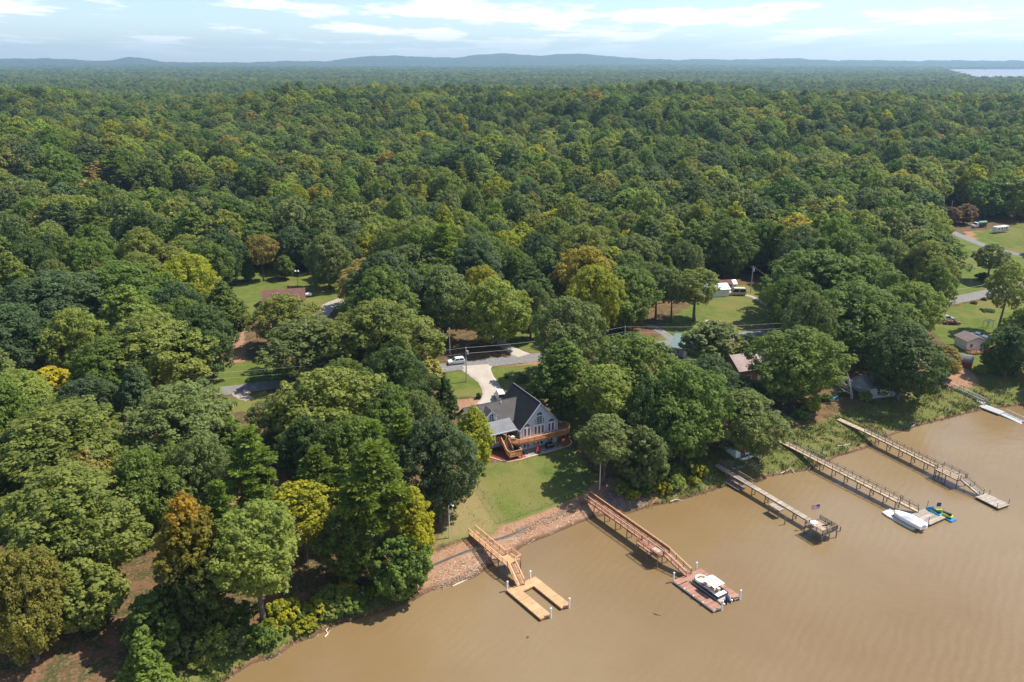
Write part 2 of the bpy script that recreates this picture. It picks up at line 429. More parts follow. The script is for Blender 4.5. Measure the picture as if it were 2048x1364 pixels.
def ground_mat():
    m, t, b = nodes('ground'); z = t.nodes.new('ShaderNodeAttribute'); z.attribute_name = 'zone'
    sp = t.nodes.new('ShaderNodeSeparateColor'); t.links.new(z.outputs['Color'], sp.inputs[0])
    n1 = nz(t, .35, 6, .65); n2 = nz(t, 2.2, 4, .6); n3 = nz(t, .07, 4, .55); n4 = nz(t, 9, 3, .6)
    floor_ = mxc(t, mr(t, n1, .38, .62), (.055, .06, .02), (.16, .085, .045))
    floor_ = mxc(t, mr(t, n2, .45, .7), floor_, (.20, .12, .07))
    grass = mxc(t, mr(t, n1, .3, .7), (.085, .121, .020), (.146, .165, .036))
    grass = mxc(t, mr(t, n3, .42, .62, 0, .75), grass, (.20, .17, .055))
    grass = mxc(t, mr(t, n4, .35, .7, 0, .45), grass, (.05, .08, .012))
    grass = mxc(t, mr(t, nz(t, .9, 5, .7), .56, .72, 0, .6), grass, (.22, .16, .07))
    grass = mxc(t, mm(t, 'MULTIPLY', z.outputs['Alpha'], mr(t, n2, .3, .65, .55, .95)), grass, (.25, .185, .085))
    clay_ = mxc(t, mr(t, n2, .3, .7), (.225, .105, .056), (.36, .20, .122))
    clay_ = mxc(t, mr(t, n1, .45, .7, 0, .8), clay_, (.27, .19, .12))
    clay_ = mxc(t, mr(t, n4, .52, .7, 0, .55), clay_, (.45, .33, .22))
    mar = mxc(t, mr(t, n2, .3, .7), (.07, .10, .02), (.17, .16, .05))
    mar = mxc(t, mr(t, n1, .5, .72), mar, (.24, .16, .075))
    def edge(v, lo=.25, hi=.75): return mr(t, mm(t, 'ADD', v, mm(t, 'MULTIPLY', mm(t, 'SUBTRACT', mm(t, 'ADD', mm(t, 'MULTIPLY', n1, .6), mm(t, 'MULTIPLY', n2, .4)), .5), 1.5)), lo, hi)
    def sharp(v): return mm(t, 'MULTIPLY', edge(v, .3, .7), mr(t, v, 0, .12))
    c = mxc(t, sharp(sp.outputs[2]), floor_, mar)
    c = mxc(t, sharp(sp.outputs[1]), c, clay_)
    c = mxc(t, sharp(sp.outputs[0]), c, grass)
    gq = t.nodes.new('ShaderNodeNewGeometry'); gs = t.nodes.new('ShaderNodeSeparateXYZ'); t.links.new(gq.outputs['Position'], gs.inputs[0])
    c = mxc(t, mr(t, mm(t, 'ADD', gs.outputs[2], mm(t, 'MULTIPLY', n1, .3)), .22, .5, .85, 0), c, (.085, .05, .028))
    t.links.new(c, b.inputs['Base Color']); b.inputs['Roughness'].default_value = .95; b.inputs['Specular IOR Level'].default_value = .1
    bp = t.nodes.new('ShaderNodeBump'); bp.inputs['Strength'].default_value = .6; bp.inputs['Distance'].default_value = .12
    t.links.new(mm(t, 'ADD', n2, mm(t, 'MULTIPLY', n4, .5)), bp.inputs['Height']); t.links.new(bp.outputs[0], b.inputs['Normal'])
    return m
gme = np_mesh('ground', np.stack([fx, fy, Z2.ravel()], 1), GF, [ground_mat()], smooth=True)
za = gme.color_attributes.new('zone', 'FLOAT_COLOR', 'POINT'); za.data.foreach_set('color', zone.ravel())
tag(link('ground', gme), kind='structure')

# ------------------------------------------------------------------ lake
def water_mat():
    m, t, b = nodes('muddy_water')
    q = t.nodes.new('ShaderNodeTexCoord'); mp = t.nodes.new('ShaderNodeMapping'); t.links.new(q.outputs['Object'], mp.inputs[0])
    mp.inputs['Rotation'].default_value = (0, 0, radians(-25)); mp.inputs['Scale'].default_value = (1.0, 2.2, 1)
    r1 = nz(t, 1.15, 3, .6, mp.outputs[0]); r2 = nz(t, .23, 3, .5, mp.outputs[0]); big = nz(t, .018, 4, .5); pat = nz(t, .05, 3, .5)
    c = mxc(t, mr(t, big, .3, .7), (.188, .120, .050), (.238, .168, .086))
    t.links.new(c, b.inputs['Base Color'])
    t.links.new(mr(t, pat, .38, .62, .17, .30), b.inputs['Roughness']); b.inputs['IOR'].default_value = 1.42; b.inputs['Specular IOR Level'].default_value = .5
    wv_ = t.nodes.new('ShaderNodeTexWave'); wv_.inputs['Scale'].default_value = .20; wv_.inputs['Distortion'].default_value = 5; wv_.inputs['Detail'].default_value = 2; wv_.inputs['Detail Scale'].default_value = .8
    mp2 = t.nodes.new('ShaderNodeMapping'); mp2.inputs['Rotation'].default_value = (0, 0, radians(35)); t.links.new(q.outputs['Object'], mp2.inputs[0]); t.links.new(mp2.outputs[0], wv_.inputs['Vector'])
    r1 = mm(t, 'ADD', r1, mm(t, 'MULTIPLY', wv_.outputs['Fac'], .35))
    h = mm(t, 'ADD', mm(t, 'MULTIPLY', mm(t, 'MULTIPLY', r1, .34), mr(t, pat, .38, .62, .2, 1.5)), r2)
    bp = t.nodes.new('ShaderNodeBump'); bp.inputs['Strength'].default_value = 1.0; bp.inputs['Distance'].default_value = .085
    t.links.new(h, bp.inputs['Height']); t.links.new(bp.outputs[0], b.inputs['Normal'])
    return m
WM = water_mat()
wv = MB().quad((-11500, -400, 0), (11500, -400, 0), (11500, 14100, 0), (-11500, 14100, 0))
wv.build('lake_water', WM, kind='structure')

# ------------------------------------------------------------------ roads, driveways (draped strips)
def strip(name, ptsw, mat, lift=.07, px=True, edge=None):
    """ptsw: (px, py, half width in m). edge: material index 1 stripes along both sides"""
    P = [np.array([*gp(a, b_)[:2], h]) if px else np.array([a, b_, h]) for a, b_, h in ptsw]
    fine = []
    for i in range(len(P) - 1):
        p0 = P[max(i - 1, 0)]; p1 = P[i]; p2 = P[i + 1]; p3 = P[min(i + 2, len(P) - 1)]
        n = max(2, int(np.hypot(*(p2 - p1)[:2]) / .8))
        for k in range(n):
            t_ = k / n
            fine.append(.5 * ((2 * p1) + (-p0 + p2) * t_ + (2 * p0 - 5 * p1 + 4 * p2 - p3) * t_ ** 2 + (-p0 + 3 * p1 - 3 * p2 + p3) * t_ ** 3))
    fine.append(P[-1]); fine = np.array(fine)
    dv = np.gradient(fine[:, :2], axis=0); dv /= np.linalg.norm(dv, axis=1)[:, None] + 1e-9
    nn = np.stack([-dv[:, 1], dv[:, 0]], 1); K = 9
    V = []; F = []
    for i in range(len(fine)):
        for k in range(K):
            o = (k / (K - 1) * 2 - 1) * fine[i, 2]; x, y = fine[i, :2] + nn[i] * o
            V.append((x, y, 0))
    V = np.array(V); V[:, 2] = zt(V[:, 0], V[:, 1]) + lift + .06
    V = V.reshape(len(fine), K, 3)
    V[:, 0, 2] -= .14; V[:, -1, 2] -= .14
    V = V.reshape(-1, 3)
    for i in range(len(fine) - 1):
        for k in range(K - 1): a = i * K + k; F.append((a + 1, a, a + K, a + K + 1))
    me = np_mesh(name, V, np.array(F), [mat])
    tag(link(name, me), kind='structure')
    return fine
ASPH = paint('asphalt', (.185, .178, .168), .9, .18, 1.2, dirt=(.24, .22, .19))
CONC = paint('driveway_concrete', (.42, .36, .295), .85, .10, .5, dirt=(.40, .33, .26))
GRAVEL = paint('gravel', (.36, .30, .24), .95, .3, 3)
road_pts = [(-160, 822, 2.7), (-40, 803, 2.7), (45, 788, 2.7), (240, 791, 2.7), (435, 782, 2.7), (540, 770, 2.7), (700, 752, 2.7), (868, 737, 2.8), (1000, 722, 2.8), (1078, 714, 2.8), (1200, 702, 2.8), (1340, 688, 2.8),
            (1440, 676, 2.8), (1560, 662, 2.8), (1700, 640, 2.8), (1800, 620, 2.8), (1890, 604, 2.8), (2010, 578, 2.8), (2140, 548, 2.8)]
ROAD = strip('road', road_pts, ASPH)
ROAD2 = strip('road', [(1900, 462, 2.4), (1950, 484, 2.4), (2000, 500, 2.4), (2060, 514, 2.4), (2150, 535, 2.4)], ASPH)
DRIVE = strip('driveway', [(951, 731, 4.6), (957, 743, 3.4), (970, 757, 2.6), (980, 771, 2.4), (986, 785, 2.6), (983, 800, 2.8), (975, 812, 2.8)], CONC, .075)
strip('driveway', [(1047, 712, 2.6), (1030, 703, 2.0), (1005, 688, 1.7), (985, 676, 1.6), (955, 655, 1.5)], CONC, .075)
strip('driveway', [(1350, 684, 2.2), (1336, 673, 1.6), (1320, 662, 1.5), (1300, 650, 1.5)], ASPH, .075)
strip('farm_track', [(1570, 640, 1.0), (1530, 608, 1.0), (1500, 592, 1.0), (1478, 590, 1.1)], GRAVEL, .02)
strip('driveway', [(1470, 672, 1.8), (1440, 662, 1.3), (1425, 650, 1.2), (1415, 640, 1.2)], GRAVEL, .03)
strip('driveway', [(500, 800, 1.2), (485, 792, 1.6), (478, 782, 2.2)], GRAVEL, .06)
strip('driveway', [(690, 598, 2.5), (660, 610, 2.5), (645, 628, 2.5), (630, 650, 2.4)], GRAVEL, .05)

# ------------------------------------------------------------------ hills on the horizon
HP = [(-700, 121), (-300, 119), (0, 118), (100, 117), (195, 122), (215, 121), (270, 114), (320, 123), (400, 124), (480, 124), (560, 122), (650, 122), (720, 115), (790, 112), (870, 116), (910, 117),
      (950, 111), (1010, 109), (1070, 113), (1130, 109), (1200, 112), (1300, 119), (1370, 120), (1400, 117), (1440, 120), (1500, 119), (1570, 117), (1650, 120), (1800, 121), (2048, 121), (2700, 118)]
hx = np.linspace(-700, 2700, 700)
hy = np.interp(hx, [p[0] for p in HP], [p[1] for p in HP])
hy = np.convolve(np.pad(hy, 4, 'edge'), np.ones(9) / 9, 'valid')
rr = [(9300, 0.0), (9900, .28), (10500, .62), (11000, .86), (11500, 1.0), (12400, .7), (14000, 0)]
HVv = []
for r_, k_ in rr:
    th = np.arctan((hx - 1024) / FPX * cos(PITCH))
    top = CAM_H + (HORIZON - hy) / FPX * 11500 * np.cos(th) * 1.06
    nse = 3 * np.sin(hx * .043 + r_) + 2.5 * np.sin(hx * .117 + 2 * r_) + RNG.normal(0, 2.2, len(hx))
    z_ = top * k_ + (nse if k_ > .1 else 0) - (20 if k_ == 0 else 0)
    HVv.append(np.stack([r_ * np.sin(th), r_ * np.cos(th), z_], 1))
n_ = len(hx); HVv = np.concatenate(HVv)
HF = np.array([(i * n_ + j, i * n_ + j + 1, (i + 1) * n_ + j + 1, (i + 1) * n_ + j) for i in range(len(rr) - 1) for j in range(n_ - 1)])
m, t, b = nodes('wooded_hillside')
t.links.new(mxc(t, mr(t, nz(t, .012, 6, .7), .35, .65), (.03, .048, .02), (.075, .085, .03)), b.inputs['Base Color']); b.inputs['Roughness'].default_value = 1
b.inputs['Specular IOR Level'].default_value = 0
tag(link('hills', np_mesh('hills', HVv, HF, [m], smooth=True)), kind='structure')

# ------------------------------------------------------------------ tree prototypes
def crown_lobes(rng, R, H, base, n, style):
    ph = rng.uniform(0, 6.28, 6); out = []; tries = 0
    z0 = base * H
    while len(out) < n and tries < n * 40:
        tries += 1
        a = rng.uniform(0, 2 * pi); t_ = rng.uniform(0, 1) ** .8
        if style == 'oak': p = (.62 + .38 * min(1, t_ / .38)) if t_ < .38 else max(0, 1 - ((t_ - .38) / .62) ** 2.1) ** .55
        elif style == 'tall': p = (.55 + .45 * min(1, t_ / .35)) if t_ < .35 else max(0, 1 - ((t_ - .35) / .65) ** 1.7) ** .75
        else: p = max(.06, 1 - t_) ** .8 * (1 if t_ > .06 else .7)
        irr = 1 + .17 * sin(2 * a + ph[0] + 3 * t_) + .15 * sin(4 * a + ph[1] - 5 * t_) + .11 * sin(7 * a + ph[2] + 9 * t_)
        lr = R * (rng.uniform(.15, .33) if style != 'cone' else rng.uniform(.16, .24)) * (.8 + .3 * p)
        r_ = max(0, R * p * irr - lr * .75)
        if rng.random() > (.25 + .75 * p): continue
        c = np.array([r_ * cos(a), r_ * sin(a), z0 + lr * .6 + t_ * (H - z0 - lr * 1.5)])
        if any(np.linalg.norm((c - o[0]) * (1, 1, 1.15)) < .70 * (lr + o[1]) for o in out): continue
        out.append((c, lr))
    return out
def leaf_quads(rng, lobes, per, size, R, H, base, inner, asp=(1, .8)):
    C, Nn, Sz, Va = [], [], [], []
    lc = np.array([l[0] for l in lobes]); lrad = np.array([l[1] for l in lobes])
    ax = np.array([0, 0, H * (base + .3 * (1 - base))])
    for c, lr in lobes:
        k = int(per * (lr / (R * .23)) ** 2)
        o = c - ax; o = o / (np.linalg.norm(o) + 1e-6)
        ns = 11
        sd_ = rng.normal(0, 1, (ns * 2, 3)); sd_ /= np.linalg.norm(sd_, axis=1)[:, None]
        sd_ = sd_[(sd_ @ o + .4 * sd_[:, 2]) > -.35]; ns = len(sd_)
        sr = lr * rng.uniform(.30, .52, ns); sc = c + sd_ * (lr * rng.uniform(.55, .85, (ns, 1))) * (1, 1, .85)
        sv = rng.normal(0, .1, ns); lv = rng.normal(.5, .13)
        i_ = rng.integers(0, ns, k)
        d = rng.normal(0, 1, (k, 3)) + sd_[i_] * .7 + (0, 0, .25); d /= np.linalg.norm(d, axis=1)[:, None]
        rad = sr[i_] * (1 - .35 * rng.random(k) ** 1.5)
        C.append(sc[i_] + d * rad[:, None] * (1, 1, .85)); Nn.append(d * .8 + sd_[i_] * .25 + rng.normal(0, .36, (k, 3)) + (0, 0, .62))
        Sz.append(size * rng.uniform(.48, 1.35, k)); Va.append(np.clip(lv + sv[i_] + rng.normal(0, .15, k), 0, 1))
    if inner:
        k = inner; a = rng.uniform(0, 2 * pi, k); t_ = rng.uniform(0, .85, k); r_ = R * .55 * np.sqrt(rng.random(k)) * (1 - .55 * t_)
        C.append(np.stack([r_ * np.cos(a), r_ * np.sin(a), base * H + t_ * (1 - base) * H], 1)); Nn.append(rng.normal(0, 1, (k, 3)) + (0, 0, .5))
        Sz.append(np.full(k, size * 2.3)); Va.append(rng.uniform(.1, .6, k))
    C = np.concatenate(C); Nn = np.concatenate(Nn); Sz = np.concatenate(Sz); Va = np.concatenate(Va)
    Nn /= np.linalg.norm(Nn, axis=1)[:, None] + 1e-9
    rnd = rng.normal(0, 1, C.shape); T = np.cross(Nn, rnd); T /= np.linalg.norm(T, axis=1)[:, None] + 1e-9; B = np.cross(Nn, T)
    hs = Sz[:, None] / 2
    # an uneven four-cornered leaf spray, bent along its middle
    k1 = rng.uniform(.6, 1.2, (len(C), 1)); k2 = rng.uniform(.5, 1.1, (len(C), 1)); bend = rng.uniform(.0, .45, (len(C), 1))
    V = np.stack([C + T * hs * asp[0], C + B * hs * asp[1] * k1 - Nn * hs * bend, C - T * hs * asp[0] * k2, C - B * hs * asp[1] - Nn * hs * bend], 1).reshape(-1, 3)
    F = np.arange(len(C) * 4).reshape(-1, 4)
    return V, F, Va
def crown_mesh(name, seed, R, H, base, n, per, size, style, mat=None, inner=700):
    rng = np.random.default_rng(seed); lob = crown_lobes(rng, R, H, base, n, style)
    V, F, A = leaf_quads(rng, lob, per, size, R, H, base, inner)
    return np_mesh(name, V, F, [mat or LEAF], A), lob
def trunk_mesh(name, seed, R, H, base, lob, limbs=9, mat=None, straight=False):
    rng = np.random.default_rng(seed + 500); mb = MB(); r0 = .014 * H + .015 * R
    top = H * (.72 if not straight else .97)
    pts = [(0, 0, -.6)]; x = y = 0.
    for k in range(1, 7):
        x += rng.normal(0, .10) * (0 if straight else 1); y += rng.normal(0, .10) * (0 if straight else 1); pts.append((x, y, top * k / 6))
    mb.tube(pts, [r0 * 1.35, r0, r0 * .85, r0 * .7, r0 * .55, r0 * .38, r0 * .15], 8)
    idx = rng.permutation(len(lob))[:limbs]
    for i in idx:
        c = lob[i][0]; zs = max(base * H * .6, min(top * .85, c[2] - hypot(c[0], c[1]) * .7))
        p0 = np.array([0, 0, zs]); m_ = p0 * .45 + c * .55 + rng.normal(0, .25, 3) + (0, 0, -.4)
        mb.tube([p0, m_, c], [r0 * .38, r0 * .22, r0 * .06], 5, cap=False)
    me = bpy.data.meshes.new(name); me.from_pydata(mb.v, [], mb.f); me.materials.append(mat or BARK); me.update(); return me
def pine_meshes(name, seed, R, H, base, whorls, mat=None, per=60, size=.62):
    rng = np.random.default_rng(seed); lob = []
    mb = MB(); r0 = .017 * H
    mb.tube([(0, 0, -.6), (0, 0, H * .3), (rng.normal(0, .15), rng.normal(0, .15), H * .65), (0, 0, H * .97)], [r0 * 1.2, r0, r0 * .65, r0 * .12], 8)
    for k in range(whorls):
        t_ = k / (whorls - 1); z = H * (base + (1 - base) * .96 * t_)
        prof = (.55 + .45 * min(1, t_ / .3)) * max(.12, (1 - t_ ** 1.8)) ; nb = 3 + int(3 * prof) if t_ < .93 else 2
        a0_ = rng.uniform(0, 6.28)
        for j in range(nb):
            a = a0_ + 2 * pi * j / nb + rng.normal(0, .3); ln = R * prof * rng.uniform(.65, 1.12)
            e = np.array([ln * cos(a), ln * sin(a), z + ln * rng.uniform(-.05, .3)])
            mb.tube([(0, 0, z), e * (.5, .5, 1) + (0, 0, -.1), e], [r0 * .22, r0 * .13, .02], 4, cap=False)
            nl = max(1, int(ln / (.3 * R)))
            for q in range(nl + 1):
                f_ = .45 + .55 * (q + .5) / (nl + 1)
                lob.append((np.array([e[0] * f_ + rng.normal(0, .18 * R / 3), e[1] * f_ + rng.normal(0, .18 * R / 3), z + (e[2] - z) * f_ + .15]), R * rng.uniform(.17, .26)))
    lob.append((np.array([0, 0, H * .96]), R * .16))
    C, Nn, Sz, Va = [], [], [], []
    for c, lr in lob:
        k = per; d = rng.normal(0, 1, (k, 3)); d /= np.linalg.norm(d, axis=1)[:, None]; d[:, 2] = np.abs(d[:, 2]) * .9 - .25
        C.append(c + d * lr * (1, 1, .62) * rng.uniform(.55, 1.05, (k, 1))); Nn.append(d); Sz.append(size * rng.uniform(.6, 1.2, k)); Va.append(np.clip(rng.normal(.5, .15) + rng.normal(0, .2, k), 0, 1))
    C = np.concatenate(C); D = np.concatenate(Nn); Sz = np.concatenate(Sz)[:, None]; Va = np.concatenate(Va)
    D /= np.linalg.norm(D, axis=1)[:, None]; T = np.cross(D, rng.normal(0, 1, C.shape)); T /= np.linalg.norm(T, axis=1)[:, None]
    V = np.stack([C - D * Sz * .35, C + T * Sz * .24, C + D * Sz * .6, C - T * Sz * .24], 1).reshape(-1, 3)
    F = np.arange(len(C) * 4).reshape(-1, 4)
    tme = bpy.data.meshes.new(name + '_trunk'); tme.from_pydata(mb.v, [], mb.f); tme.materials.append(BARK); tme.update()
    return np_mesh(name, V, F, [mat or LEAF], Va), tme
def bare_mesh(name, seed, H, R, mat):
    rng = np.random.default_rng(seed); mb = MB()
    def grow(p, d, ln, r, lev):
        pts = [p]; q = p.copy(); dd = d.copy()
        for k in range(4):
            dd = dd + rng.normal(0, .12, 3); dd /= np.linalg.norm(dd); q = q + dd * ln / 4; pts.append(q)
        mb.tube(pts, [r * (1 - .18 * k) for k in range(5)], 6 if lev < 2 else 3, cap=False)
        if lev < 4:
            for k in range(6 if lev == 0 else 4):
                i = rng.integers(1, 5); nd = dd * .6 + rng.normal(0, .62, 3) + (0, 0, .18); nd /= np.linalg.norm(nd)
                grow(pts[i], nd, ln * rng.uniform(.45, .68), r * (1 - .18 * i) * .58, lev + 1)
    grow(np.array([0, 0, -.4]), np.array([0.03, 0.02, 1.]), H * .5, .26, 0)
    me = bpy.data.meshes.new(name); me.from_pydata(mb.v, [], mb.f); me.materials.append(mat); me.update(); return me
PROTO = {}
def mk(kind, lod, seed, R, H, base, n, per, size, style, inner, straight=False):
    cme, lob = crown_mesh('crown', seed, R, H, base, n, per, size, style, inner=inner)
    tme = trunk_mesh('trunk', seed, R, H, base, lob, 10 if lod == 'hi' else 5, straight=straight)
    PROTO.setdefault((kind, lod), []).append((cme, tme, R, H))
for k in range(4): mk('oak', 'hi', 10 + k, 6.5, 17, .14, 130, 260, .42, 'oak', 1100)
for k in range(3): mk('open', 'hi', 40 + k, 4.6, 17, .36, 95, 150, .40, 'oak', 120)
for k in range(2): mk('small', 'hi', 30 + k, 3.6, 10, .12, 75, 165, .40, 'oak', 400)
for k in range(3): mk('tall', 'hi', 50 + k, 4.6, 20, .14, 150, 150, .44, 'tall', 800)
for k in range(1): mk('cone', 'hi', 70 + k, 2.4, 10, .05, 110, 90, .30, 'cone', 400)
for k in range(2): mk('shrub', 'hi', 80 + k, 1.7, 2.4, .0, 26, 120, .26, 'oak', 150)
for k in range(4): mk('oak', 'mid', 110 + k, 6.2, 17, .12, 105, 120, .62, 'oak', 350)
for k in range(2): mk('tall', 'mid', 150 + k, 4.6, 20, .12, 110, 90, .60, 'tall', 300)
for k in range(3):
    a_, b_ = pine_meshes('crown', 200 + k, 3.6, 20, .36 if k else .48, 14); PROTO.setdefault(('pine', 'hi'), []).append((a_, b_, 3.6, 20))
a_, b_ = pine_meshes('crown', 210, 3.6, 20, .35, 12, per=22, size=1.0); PROTO.setdefault(('pine', 'mid'), []).append((a_, b_, 3.6, 20))
PROTO[('pine', 'mid')].append(PROTO[('pine', 'mid')][0])
PROTO[('cone', 'mid')] = PROTO[('cone', 'hi')]; PROTO[('small', 'mid')] = PROTO[('small', 'hi')]
GREYBARK = paint('grey_dead_wood', (.34, .30, .28), .95, .25, 2)
BARE = [bare_mesh('bare_branches', 3, 13, 4, GREYBARK), bare_mesh('bare_branches', 5, 13, 4, GREYBARK)]

# ------------------------------------------------------------------ trees
TINT = dict(dg=(.036, .060, .016), mg=(.066, .098, .020), ol=(.105, .122, .030), gg=(.080, .104, .038), lg=(.112, .142, .032), yg=(.150, .158, .014), by=(.200, .190, .014),
            br=(.140, .118, .036), og=(.170, .150, .024), rd=(.125, .082, .058), pn=(.075, .108, .020), pg=(.170, .165, .050), bl=(.048, .074, .034))
CWORD = dict(dg='dark green', mg='mid green', ol='olive green', gg='grey green', lg='light green', yg='yellow green', by='bright yellow green', br='brownish olive', og='golden yellow', rd='reddish brown', pn='fresh green', pg='pale yellow green', bl='deep bluish green')
TGAIN = np.array((2.0, 1.92, 1.55))
TREES = []     # x, y, R
NT = [0]
TKIND = dict(open='broadleaf_tree', oak='broadleaf_tree', small='small_tree', tall='tall_tree', cone='conifer', pine='pine_tree', shrub='shrub')
def put_tree(x, y, R, H, kind, tint, label, group=None, lod='hi', seed=None, cat='tree', mat=None):
    pl = PROTO[(kind, lod)]
    i = (NT[0] if seed is None else seed) % len(pl); NT[0] += 1
    cme, tme, R0, H0 = pl[i]
    z = float(zt(x, y)) - .05
    rz = random.uniform(0, 6.28)
    root = thing(TKIND[kind], label, cat, (x, y, z), rz, group)
    s_ = (R / R0, R / R0 * random.uniform(.94, 1.06), H / H0)
    cr = link('crown', cme, root); cr.scale = s_
    c = np.array(TINT[tint] if isinstance(tint, str) else tint) * TGAIN
    j = 1 + random.uniform(-.1, .1)
    cr.color = (c[0] * j * random.uniform(.94, 1.06), c[1] * j, c[2] * j, 1)
    if mat is not None:
        cr.material_slots[0].link = 'OBJECT'; cr.material_slots[0].material = mat
    if tme is not None and kind != 'shrub':
        tr = link('trunk', tme, root); tr.scale = s_
    TREES.append((x, y, R))
    return root
